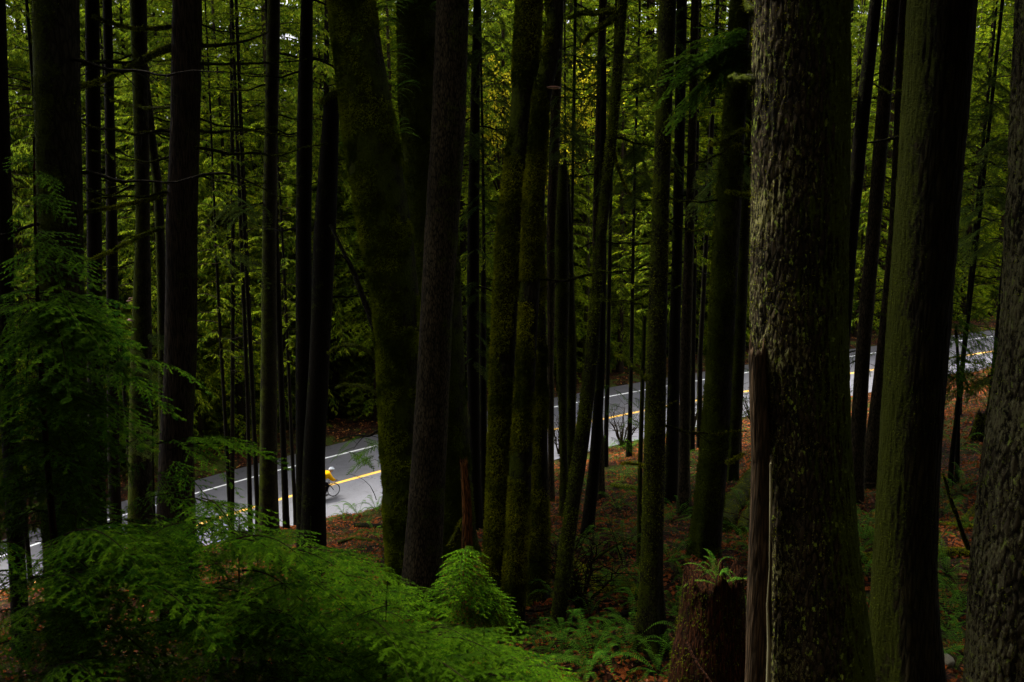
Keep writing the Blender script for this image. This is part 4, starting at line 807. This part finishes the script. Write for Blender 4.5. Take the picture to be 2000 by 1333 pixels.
for (x, y, s_, lab) in FERNS:
    Y = hit(x, y); p = at(x, y, Y); fern((p[0], Y, ground(p[0], Y) + .02), s_, lab, n_=int(rs.integers(10, 16)), brown=int(rs.integers(0, 3)))

for k in range(62):
    x = rs.uniform(1060, 1900); y = rs.uniform(880, 1330); Y = hit(x, y); p = at(x, y, Y)
    if Y > 55 or roadd(p[0], Y)[0][0] > -5.2: continue
    fern((p[0], Y, ground(p[0], Y) + .02), rs.uniform(.35, .75), 'dim sword fern among the dead leaves and twigs of the shaded slope', n_=int(rs.integers(7, 13)), brown=int(rs.integers(0, 3)), group='lesser ferns in the litter')
# fern topped stump
YS = 11.5; p = at(1392, 1140, YS); gz = ground(p[0], YS); zt = p[2]
trunk('STUMP', 'rotten_stump', [(1135, 1340, 1446), (1180, 1334, 1450), (1260, 1326, 1456), (1400, 1316, 1466)], 'dark red rotten stump topped by a large fern', 'rust', Y=YS, snapped=True, seg=110, dz=.035, rough=.02, lump=.12, flare=.2, cat='stump', jagk=2.2, fuzz=3500, fuzzm='mossd', fl=.02)
fern((p[0] + .05, YS - .1, zt + .02), .42, 'large fern sprouting from the top of the red stump', n_=17, brown=5, group='sword ferns on the slope', up=.7)
YK = hit(1915, 858); p = at(1915, 858, YK)
trunk('STUMP2', 'small_stump', [(812, 1908, 1923), (830, 1904, 1928), (858, 1899, 1933)], 'small black stump with a mossy cap near the right edge', 'darkbark', Y=YK, snapped=True, seg=24, dz=.08, flare=.3, cat='stump', fuzz=1500, fl=.04)

# licorice ferns growing on the maple's right flank
rsl = np.random.default_rng(9)
M['litfern'] = leafmat('lit_tone_fern_leaf', (.10, .20, .012), (.16, .30, .03), trans=.4, freq=2.5); FRL = [frond('frond', M['litfern'], 1.0, 180 + k, arch=[.4, .2, .6][k]) for k in range(3)]  # frond green raised to stand in for light missing on the dark trunks
def trfern(key, x, y, s_, az, lab, n_=6, dy=-.25):
    g = TREES[key]; T = thing('licorice_fern', at(x, y, g['Y'] + dy), lab, 'fern', 'small ferns growing on mossy trunks')
    for k in range(n_):
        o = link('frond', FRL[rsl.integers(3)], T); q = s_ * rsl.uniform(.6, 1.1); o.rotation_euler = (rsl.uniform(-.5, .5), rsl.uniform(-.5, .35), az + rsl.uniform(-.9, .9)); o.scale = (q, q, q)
for (x, y, lab) in [(733, 20, 'topmost small fern cluster on the right flank of the leaning maple'), (740, 60, 'second small fern cluster down the leaning maple flank'), (755, 105, 'third small fern cluster down the leaning maple flank'), (762, 145, 'bright small fern cluster on the leaning maple under the third one'), (766, 180, 'fifth small fern cluster down the leaning maple flank'), (768, 262, 'lone bright small fern low on the leaning maple flank')]:
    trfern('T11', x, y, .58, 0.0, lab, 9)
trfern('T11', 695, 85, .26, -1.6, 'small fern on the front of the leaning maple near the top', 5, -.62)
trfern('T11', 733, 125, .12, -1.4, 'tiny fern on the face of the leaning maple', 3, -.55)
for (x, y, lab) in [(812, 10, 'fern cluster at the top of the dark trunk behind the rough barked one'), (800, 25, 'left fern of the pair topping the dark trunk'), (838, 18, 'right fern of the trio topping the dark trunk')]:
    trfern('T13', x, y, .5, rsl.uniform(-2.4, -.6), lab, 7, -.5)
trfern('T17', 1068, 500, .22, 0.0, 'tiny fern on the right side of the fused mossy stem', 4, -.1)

# ------------------------------------------------------------------ logs, limbs, sticks
def glog(name, pts, r0, r1, mat, lab, cat, mossn, group=None, lift=.5, twigs=0, fuzzmat='logmoss'):
    """limb lying on the ground, traced in the photograph"""
    pix = []
    for (x, y) in pts: pix.append((x, y, hit(x, y) - .1))
    o = stick(None, name, pix, r0, r1, mat, lab, cat, mossn, group, 12, fuzzmat, twigs); o.location.z += r0 * lift; return o
glog('mossy_log', [(1408, 1040), (1425, 1005), (1450, 965), (1478, 925)], .26, .2, 'mossbark', 'thick mossy log sloping up behind the giant trunk', 'log', 9000)
glog('mossy_log', [(1448, 1045), (1462, 1010), (1476, 985)], .14, .12, 'mossbark', 'short mossy log end touching the left edge of the giant', 'log', 2500)
glog('mossy_log', [(1675, 1096), (1750, 1092), (1810, 1086), (1860, 1084), (1896, 1083)], .09, .08, 'mossbark', 'horizontal mossy log running behind the dark column', 'log', 6000)
glog('mossy_limb', [(1800, 1022), (1850, 1028), (1890, 1033), (1925, 1030)], .055, .045, 'mossbark', 'smooth mossy limb above the horizontal log at the right', 'limb', 3500)
glog('mossy_limb', [(1880, 1026), (1898, 1005), (1915, 985), (1925, 965)], .07, .06, 'mossbark', 'short mossy limb rising to the grey plated trunk', 'limb', 2500)
glog('mossy_roots', [(1120, 1105), (1150, 1130), (1185, 1140), (1215, 1138), (1245, 1165)], .11, .05, 'mossbark', 'bright yellow green mossy root between the leaning and flared trunks', 'root', 6000, twigs=3)
glog('mossy_roots', [(1100, 1140), (1140, 1144), (1180, 1158), (1240, 1150)], .08, .04, 'mossbark', 'second mossy root crossing just below the brightest one', 'root', 4500)
glog('mossy_limb', [(660, 1062), (690, 1052), (725, 1056), (760, 1072)], .06, .03, 'mossdark', 'arched mossy limb on the red bank left of the maple foot', 'limb', 900, fuzzmat='mossd')
glog('dead_log', [(695, 1028), (730, 1030), (765, 1030)], .10, .09, 'darkbark', 'dark rotten log against the maple foot below the road', 'log', 100, fuzzmat='mossd')
glog('dead_log', [(1180, 1222), (1210, 1205), (1245, 1195)], .07, .05, 'darkbark', 'dark broken log left of the flared trunk foot', 'log', 100, fuzzmat='mossd')
glog('dead_log', [(1310, 1105), (1330, 1135), (1350, 1155)], .05, .04, 'deadwood', 'pale fallen stick left of the stump top', 'log', 100, fuzzmat='mossd')
glog('mossy_log', [(1195, 950), (1235, 955), (1290, 962)], .09, .06, 'mossdark', 'far mossy log on the dark slope behind the flared trunk', 'log', 1500)
stick(None, 'fallen_stick', [(1341, 1255, 9), (1352, 1280, 8.9), (1368, 1305, 8.8), (1392, 1340, 8.7)], .02, .012, 'rust', 'bare reddish stick poking up at the bottom left of the stump', 'stick')
stick(None, 'fallen_stick', [(1842, 925, 12), (1852, 960, 12.2), (1868, 1005, 12.4), (1878, 1040, 12.5), (1892, 1072, 12.6)], .018, .035, 'alder', 'upright thin mossy stick over the horizontal log', 'stick', 200, seg=8)
stick(None, 'leaning_stick', [(880, 1065, 16), (893, 1040, 16), (905, 1015, 16)], .05, .03, 'mossdark', 'green mossy stick leaning on the orange snag', 'stick', 700)
stick(None, 'arching_cane', [(735, 977, 40), (728, 955, 40), (712, 938, 40), (694, 928, 40), (680, 926, 40)], .018, .006, 'darkbark', 'dark bare cane arching over the road beside the cyclist', 'cane')
for k in range(46):     # small fallen twigs all over the slope
    x = rs.uniform(1050, 1900) if k % 5 else rs.uniform(640, 760); y = rs.uniform(900, 1325); Y = hit(x, y)
    if Y > 60 or roadd(at(x, y, Y)[0], Y)[0][0] > -5: continue
    mb, P, rd = dead_branch(rs, rs.uniform(.7, 2.4), rs.uniform(.01, .028), 0, .02, 4, .1); moss_on(mb, P, rd, 250, .02, .01, 1, rs)
    o = link('fallen_branch', mb.mesh('fallen_branch', [M['deadwood'], M['moss']])); p = at(x, y, Y); o.location = (p[0], Y, ground(p[0], Y) + .05); o.rotation_euler = (rs.uniform(-.3, .3), rs.uniform(-.15, .15), rs.uniform(0, 6.28))
    tag(o, 'thin fallen branch lying in the leaf litter of the dark slope', 'branch', 'thin fallen branches on the slope')
# pale stone
mb = MB(); mb.ball((0, 0, 0), (.13, .11, .10), 0, 26, 18, lambda V: V * (1 + .35 * (fbm(V * 1.6 + 7, 3) - .5))[:, None])
n = NT('pale_stone'); c = n.coord(); M['stone'] = n.done(n.bsdf(n.mix(n.noise(c, 14, 5), (.12, .11, .07), (.34, .31, .22)), .8, .3, n.bump(n.noise(c, 30, 5), .02)))
Y = hit(1842, 1300); p = at(1842, 1300, Y); o = link('stone', mb.mesh('stone', M['stone'])); o.location = (p[0], Y, ground(p[0], Y) + .06); tag(o, 'pale rounded stone at the foot of the dark column', 'stone')

# leaf litter and low green cover (uncountable)
def scatter(name, n_, region, size, mat, seed, up=.35, dmax=-4.7, stand=False, dmin=None):
    rs = np.random.default_rng(seed); Y = region[0] + (region[1] - region[0]) * rs.random(n_) ** .75; X = (rs.uniform(-.56, .56, n_)) * Y; d, _ = roadd(X, Y); ok = d < dmax
    if dmin is not None: ok = (d > dmin) & (d < dmin + 5.7) & ((d > 6) | (X > 19))
    cl_ = fbm(np.stack([X, Y, X * 0], -1) * .8, seed); ok &= cl_ > rs.uniform(.25, .62, n_)
    X = X[ok]; Y = Y[ok]; n_ = len(X); z = terrain(X, Y); b = np.stack([X, Y, z + rs.uniform(.0, .04, n_)], -1)
    N = np.array([0, 0, 1.]) + rs.normal(0, up, (n_, 3)); N /= np.linalg.norm(N, axis=1)[:, None]; a = np.cross(N, rs.normal(0, 1, (n_, 3))); a /= np.linalg.norm(a, axis=1)[:, None]; c = np.cross(N, a); l = size * rs.uniform(.5, 1.3, n_)[:, None]
    if stand: V = np.stack([b - a * l * .09, b + a * l * .09, b + N * l], 1).reshape(-1, 3); F = np.arange(len(V)).reshape(-1, 3)
    else: V = np.stack([b - a * l * .5, b + c * l * .33 - N * l * .15, b + a * l * .5, b - c * l * .33 + N * l * .1], 1).reshape(-1, 3); F = np.arange(len(V)).reshape(-1, 4)
    tag(link(name, mesh_np(name, V, [F], mat)), kind='stuff')
M['deadleaf'] = leafmat('dead_leaf', (.06, .016, .005), (.20, .058, .017), (.45, .13, .018), trans=.15, freq=9.0)
M['deadleaf2'] = leafmat('pink_dead_leaf', (.08, .024, .012), (.28, .105, .06), trans=.15, freq=9.0)
M['orangeleaf'] = leafmat('orange_dead_leaf', (.40, .14, .01), (.70, .32, .02), (.5, .42, .03), trans=.3, freq=1.2)  # orange leaves, colour brightened to stand for sunlight on the patch
M['lowgreen'] = leafmat('low_green_leaf', (.03, .07, .01), (.07, .11, .012), trans=.3, freq=2.0)
scatter('leaf_litter', 200000, (8, 64), .095, M['deadleaf'], 31)
scatter('pale_leaf_litter', 50000, (8, 64), .08, M['deadleaf2'], 32)

# slim understorey conifers on the near slope
UC = [crown_mesh('crown', M['cedarleaf'], 19, 0, 2.3, 'cedar', 170 + k, step=.8, per=4, leaf=.17, lw=.07) for k in range(2)]
UC += [crown_mesh('crown', M['hemleaf'], 19, 0, 2.1, 'hemlock', 175 + k, step=.7, per=4, leaf=.15, lw=.06) for k in range(2)]
for (x, Y, yb, kd, lab) in [(130, 36, 640, 1, 'dim slim cedar whose sprays show between the broad brown trunk and the slim black one'), (235, 40, 700, 3, 'slim hemlock between the slim black trunks and the fungus covered one'), (320, 38, 560, 2, 'slim hemlock half behind the left side of the striated cedar'), (430, 42, 690, 1, 'slim cedar filling the gap right of the striated cedar'), (480, 37, 560, 3, 'slim hemlock just left of the lichen speckled trunk'), (565, 44, 700, 2, 'slim hemlock left of the straight black trunk'), 
    (948, 40, 560, 0, 'slim cedar between the rough barked trunk and the left lit mossy one'), (1105, 43, 520, 1, 'slim cedar just right of the kinked mossy trunk'), (1235, 41, 560, 3, 'slim hemlock between the leaning slender trunk and the flared one'), (1340, 38, 500, 0, 'slim cedar right of the flared green brown trunk'), (1455, 36, 560, 2, 'slim hemlock left of the lichen plated giant'), (1690, 44, 620, 1, 'slim cedar seen between the giant and the dark column'), (1880, 36, 700, 2, 'dim slim hemlock right of the dark column'), (1950, 32, 600, 0, 'dim slim cedar beside the grey plated trunk at the right edge'), (20, 34, 700, 0, 'dim slim cedar at the far left edge of the photo'),
    (1190, 39, 420, 3, 'slim hemlock spraying out behind the top of the leaning slender trunk'), (1415, 31, 470, 0, 'slim cedar half hidden by the mossy trunk above the stump'), (1285, 45, 600, 1, 'slim cedar directly behind the flared green brown trunk'), (1750, 33, 560, 2, 'slim hemlock peeping out left of the dark column'), (1040, 42, 500, 3, 'slim hemlock behind the paired mossy trunks'), (90, 30, 520, 1, 'slim cedar behind the tall young hemlock with orange scars')]:
    g_ = at(x, yb, Y); gz_ = ground(g_[0], Y); T = thing('cedar_tree' if kd < 2 else 'hemlock_tree', (g_[0], Y, gz_), lab, 'tree', None, x); c = link('crown', UC[kd], T); c.location = (0, 0, g_[2] - gz_)
    t = link('trunk', BST[1], T); t.scale = (.3, .3, (g_[2] - gz_ + 18.5) / 31)
M['roadleaf'] = leafmat('roadside_dead_leaf', (.16, .05, .025), (.32, .13, .04), trans=.2, freq=4.0)
scatter('roadside_leaf_litter', 60000, (38, 90), .13, M['roadleaf'], 33, dmin=6.1)
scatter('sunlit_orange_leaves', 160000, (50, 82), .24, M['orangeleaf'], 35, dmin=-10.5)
scatter('low_moss_and_grass', 120000, (9, 60), .10, M['lowgreen'], 34, up=.5, stand=True)

# ------------------------------------------------------------------ cyclist
PW = at(653, 970, 50.0)
dr, zr = roadd(PW[0], PW[1])
for Yq in np.arange(44, 58, .05):
    q = at(653, 969.5, Yq); d_, z_ = roadd(q[0], Yq)
    if q[2] < z_[0] + .004: break
i = int(np.argmin((q[0] - CL[:, 0]) ** 2 + (q[1] - CL[:, 1]) ** 2)); hd = TG[i]; ang = math.atan2(hd[1], hd[0]); sl_ = math.atan(hd[2])
fwd = np.array([hd[0], hd[1], hd[2]]) / np.linalg.norm(hd)
BO = np.array([q[0], q[1], z_[0] + .004]) - fwd * .5
M['tyre'] = plain('tyre_rubber', (.012, .012, .012), .7); M['blackpaint'] = plain('black_paint', (.015, .015, .017), .3); M['steel'] = plain('steel', (.5, .5, .52), .3, 1.0)
M['jacket'] = plain('yellow_jacket', (.62, .31, .002), .85, spec=.05); M['tights'] = plain('black_tights', (.006, .006, .008), .9, spec=.05); M['skin'] = plain('skin', (.42, .22, .15), .6)
M['helmet'] = plain('white_helmet', (.55, .6, .68), .35); M['hair'] = plain('dark_hair', (.02, .013, .01), .7); M['shoe'] = plain('shoe', (.03, .03, .03), .5); M['frameyel'] = plain('orange_bottle', (.3, .10, .01), .5)
bike = thing('bicycle', BO, 'black drop bar racing bicycle under the cyclist in yellow', 'bicycle'); bike.rotation_euler = (0, -sl_, ang)
def part(name, mb, mats, parent): return link(name, mb.mesh(name, mats), parent)
circ = lambda cx_, r, n_=36, y=0.0: np.array([[cx_ + r * math.cos(a), y, .335 + r * math.sin(a)] for a in np.linspace(0, 2 * math.pi, n_)])
for cx_ in (.5, -.5):
    w = MB(); w.tube(circ(cx_, .305), .011, 6, 0, False); W_ = part('wheel', w, [M['blackpaint']], bike)
    t = MB(); t.tube(circ(cx_, .325), .019, 6, 0, False); part('tyre', t, [M['tyre']], W_)
    s_ = MB()
    for k in range(20):
        a = k * math.pi / 10; s_.tube([[cx_, (-1) ** k * .03, .335], [cx_ + .3 * math.cos(a), 0, .335 + .3 * math.sin(a)]], .0016, 4)
    s_.tube([[cx_, -.05, .335], [cx_, .05, .335]], .022, 10); part('spokes', s_, [M['steel']], W_)
BB = (-.09, 0, .27)
f = MB(); f.tube([BB, (-.245, 0, .80)], .018, 8); f.tube([(-.235, 0, .77), (.31, 0, .80)], .015, 8); f.tube([BB, (.33, 0, .66)], .019, 8); f.tube([(.34, 0, .62), (.295, 0, .83)], .019, 8)
for sy in (-1, 1): f.tube([(BB[0], sy * .02, BB[2]), (-.5, sy * .06, .335)], .009, 6); f.tube([(-.235, sy * .02, .75), (-.5, sy * .06, .335)], .008, 6)
part('frame', f, [M['blackpaint']], bike)
f = MB()
for sy in (-1, 1): f.tube([(.34, sy * .03, .62), (.40, sy * .05, .5), (.5, sy * .055, .335)], [.020, .019, .014], 6)
part('fork', f, [M['blackpaint']], bike)
f = MB(); f.tube([(.295, 0, .83), (.29, 0, .87), (.47, 0, .89)], .014, 8); f.tube([(.47, -.2, .89), (.47, .2, .89)], .012, 8)
for sy in (-1, 1): f.tube([(.47, sy * .2, .89), (.54, sy * .2, .90), (.58, sy * .2, .86), (.56, sy * .2, .79), (.49, sy * .2, .765)], .013, 8); f.tube([(.55, sy * .2, .90), (.59, sy * .2, .94)], .016, 6)
part('handlebar', f, [M['tyre']], bike)
f = MB(); f.tube([(-.245, 0, .78), (-.285, 0, .93)], .013, 8); f.ball((-.28, 0, .955), (.14, .065, .03), 0, 14, 8, lambda V: V * np.stack([V[:, 0] * 0 + 1, 1 - .55 * np.clip(V[:, 0], 0, 1), V[:, 0] * 0 + 1], -1)); part('saddle', f, [M['tyre']], bike)
f = MB(); f.tube([[BB[0] + .09 * math.cos(a), -.05, BB[2] + .09 * math.sin(a)] for a in np.linspace(0, 6.283, 24)], .006, 5, 0, False)
ca = R(-35); foot = {}
for sy, a in ((-1, ca), (1, ca + math.pi)):
    e = (BB[0] + .172 * math.cos(a), sy * .085, BB[2] + .172 * math.sin(a)); f.tube([(BB[0], sy * .06, BB[2]), e], .011, 6); f.box((e[0], sy * .13, e[2]), (.09, .07, .018)); foot[sy] = (e[0], sy * .125, e[2] + .02)
part('crank', f, [M['steel']], bike)
f = MB(); f.tube([(-.155, 0, .42), (-.2, 0, .60)], .036, 12); part('water_bottle', f, [M['frameyel']], bike)

rider = thing('person', BO, 'cyclist in a yellow jacket, black tights and white helmet, bent low over the bars', 'person'); rider.rotation_euler = bike.rotation_euler
def skin(name, pts, edges, rad, mat, parent, sub=1, root=0):
    me = bpy.data.meshes.new(name); me.from_pydata([tuple(p) for p in pts], edges, []); o = link(name, me, parent)
    m = o.modifiers.new('skin', 'SKIN'); m.use_smooth_shade = True
    for k, r_ in enumerate(rad):
        sv = me.skin_vertices[0].data[k]; sv.radius = (r_, r_) if np.isscalar(r_) else r_; sv.use_root = (k == root)
    me.materials.append(mat); s_ = o.modifiers.new('sub', 'SUBSURF'); s_.levels = sub; s_.render_levels = sub; return o
def skin_layer(me):
    if not me.skin_vertices: pass
hip = (-.27, 0, .99); wst = (-.08, 0, 1.15); chest = (.14, 0, 1.23); neck = (.34, 0, 1.29); head = (.45, 0, 1.34)
SH = {s: (.25, s * .17, 1.23) for s in (-1, 1)}; EL = {s: (.36, s * .25, .99) for s in (-1, 1)}; WR = {s: (.53, s * .205, .90) for s in (-1, 1)}; HD = {s: (.59, s * .2, .885) for s in (-1, 1)}
HJ = {s: (-.26, s * .09, .95) for s in (-1, 1)}; KN = {}; AN = {}
for s in (-1, 1):
    fx, fy, fz = foot[s]; AN[s] = (fx - .09, s * .11, fz + .09); A_ = np.array(HJ[s])[[0, 2]]; B_ = np.array(AN[s])[[0, 2]]; d = B_ - A_; L = np.linalg.norm(d); u = d / L
    h_ = math.sqrt(max(0.0004, .50 ** 2 - (L / 2) ** 2)); pn = np.array([-u[1], u[0]]); pn = pn if pn[0] > 0 else -pn; k_ = (A_ + B_) / 2 + pn * h_; KN[s] = (k_[0], s * .10, k_[1])
pts = [hip, wst, chest, neck, (.39, 0, 1.31), head, (.48, 0, 1.42)]; rad = [.15, .14, .15, .07, .065, .095, .07]; ed = [(0, 1), (1, 2), (2, 3), (3, 4), (4, 5), (5, 6)]
for s in (-1, 1):
    b = len(pts); pts += [SH[s], EL[s], WR[s], HD[s]]; rad += [.055, .04, .028, .035]; ed += [(2, b), (b, b + 1), (b + 1, b + 2), (b + 2, b + 3)]
    for q, (dx, dz) in enumerate(((.035, .0), (.04, -.018), (.035, -.036), (.025, -.05))):
        c_ = len(pts); pts += [(HD[s][0] + dx, HD[s][1] + .02 * s, HD[s][2] + dz + .01), (HD[s][0] + dx + .015, HD[s][1] - .015 * s, HD[s][2] + dz - .012)]; rad += [.009, .008]; ed += [(b + 3, c_), (c_, c_ + 1)]
    b = len(pts); pts += [HJ[s], KN[s], AN[s], foot[s], (foot[s][0] + .08, foot[s][1], foot[s][2] + .01)]; rad += [.085, .055, .035, .035, .03]; ed += [(0, b), (b, b + 1), (b + 1, b + 2), (b + 2, b + 3), (b + 3, b + 4)]
def mkskin(name, pts, ed, rad, mat, sub=1):
    me = bpy.data.meshes.new(name); me.from_pydata([tuple(map(float, p)) for p in pts], ed, []); o = link(name, me, rider); o.modifiers.new('skin', 'SKIN').use_smooth_shade = True
    if not me.skin_vertices:
        with bpy.context.temp_override(object=o, active_object=o, mesh=me): bpy.ops.mesh.customdata_skin_add()
    for k, r_ in enumerate(rad): me.skin_vertices[0].data[k].radius = (r_, r_); me.skin_vertices[0].data[k].use_root = (k == 0)
    me.materials.append(mat); s_ = o.modifiers.new('sub', 'SUBSURF'); s_.levels = sub; s_.render_levels = sub; return o
mkskin('body', pts, ed, rad, M['skin'], 2)
jp = [(-.24, 0, 1.02), wst, chest, (.31, 0, 1.27)]; jr = [.215, .22, .24, .14]; je = [(0, 1), (1, 2), (2, 3)]
for s in (-1, 1): b = len(jp); jp += [SH[s], EL[s], WR[s]]; jr += [.13, .105, .07]; je += [(2, b), (b, b + 1), (b + 1, b + 2)]
mkskin('jacket', jp, je, jr, M['jacket'], 2)
tp = [hip]; tr = [.18]; te = []
for s in (-1, 1): b = len(tp); tp += [HJ[s], KN[s], AN[s]]; tr += [.14, .095, .062]; te += [(0, b), (b, b + 1), (b + 1, b + 2)]
mkskin('tights', tp, te, tr, M['tights'], 2)
for s in (-1, 1): 
    f = MB(); fx, fy, fz = foot[s]; f.ball((fx - .01, fy, fz + .035), (.14, .045, .045), 0, 14, 9); part('shoe', f, [M['shoe']], rider)
    f = MB(); f.ball((HD[s][0] + .02, HD[s][1], HD[s][2] - .005), (.055, .035, .045), 0, 12, 8); part('glove', f, [M['shoe']], rider)
f = MB(); f.ball((.47, 0, 1.375), (.105, .082, .10), 0, 18, 12); part('hair', f, [M['hair']], rider)
f = MB(); f.ball((.495, 0, 1.41), (.155, .105, .12), 0, 22, 12, lambda V: np.stack([V[:, 0], V[:, 1], np.where(V[:, 2] < -.15, -.15, V[:, 2])], -1))
hm = part('helmet', f, [M['helmet']], rider)
f = MB()
for y_ in (-.045, 0, .045): f.tube([(.495 + .16 * math.cos(a) * .86, y_, 1.41 + .125 * math.sin(a) * (1 - abs(y_) * 2)) for a in np.linspace(.5, 2.6, 9)], .008, 5)
part('vent', f, [M['blackpaint']], hm)
f = MB(); f.ball((.545, 0, 1.32), (.02, .014, .018), 0, 10, 8)
for s in (-1, 1): f.ball((.535, s * .033, 1.35), (.012, .016, .011), 1, 10, 6)
f.tube([(.525, -.022, 1.29), (.53, 0, 1.288), (.525, .022, 1.29)], .006, 5, 1); part('face', f, [M['skin'], M['hair']], rider)
for s in (-1, 1): f = MB(); f.ball((.455, s * .095, 1.34), (.018, .01, .028), 0, 10, 8); part('ear', f, [M['skin']], rider)
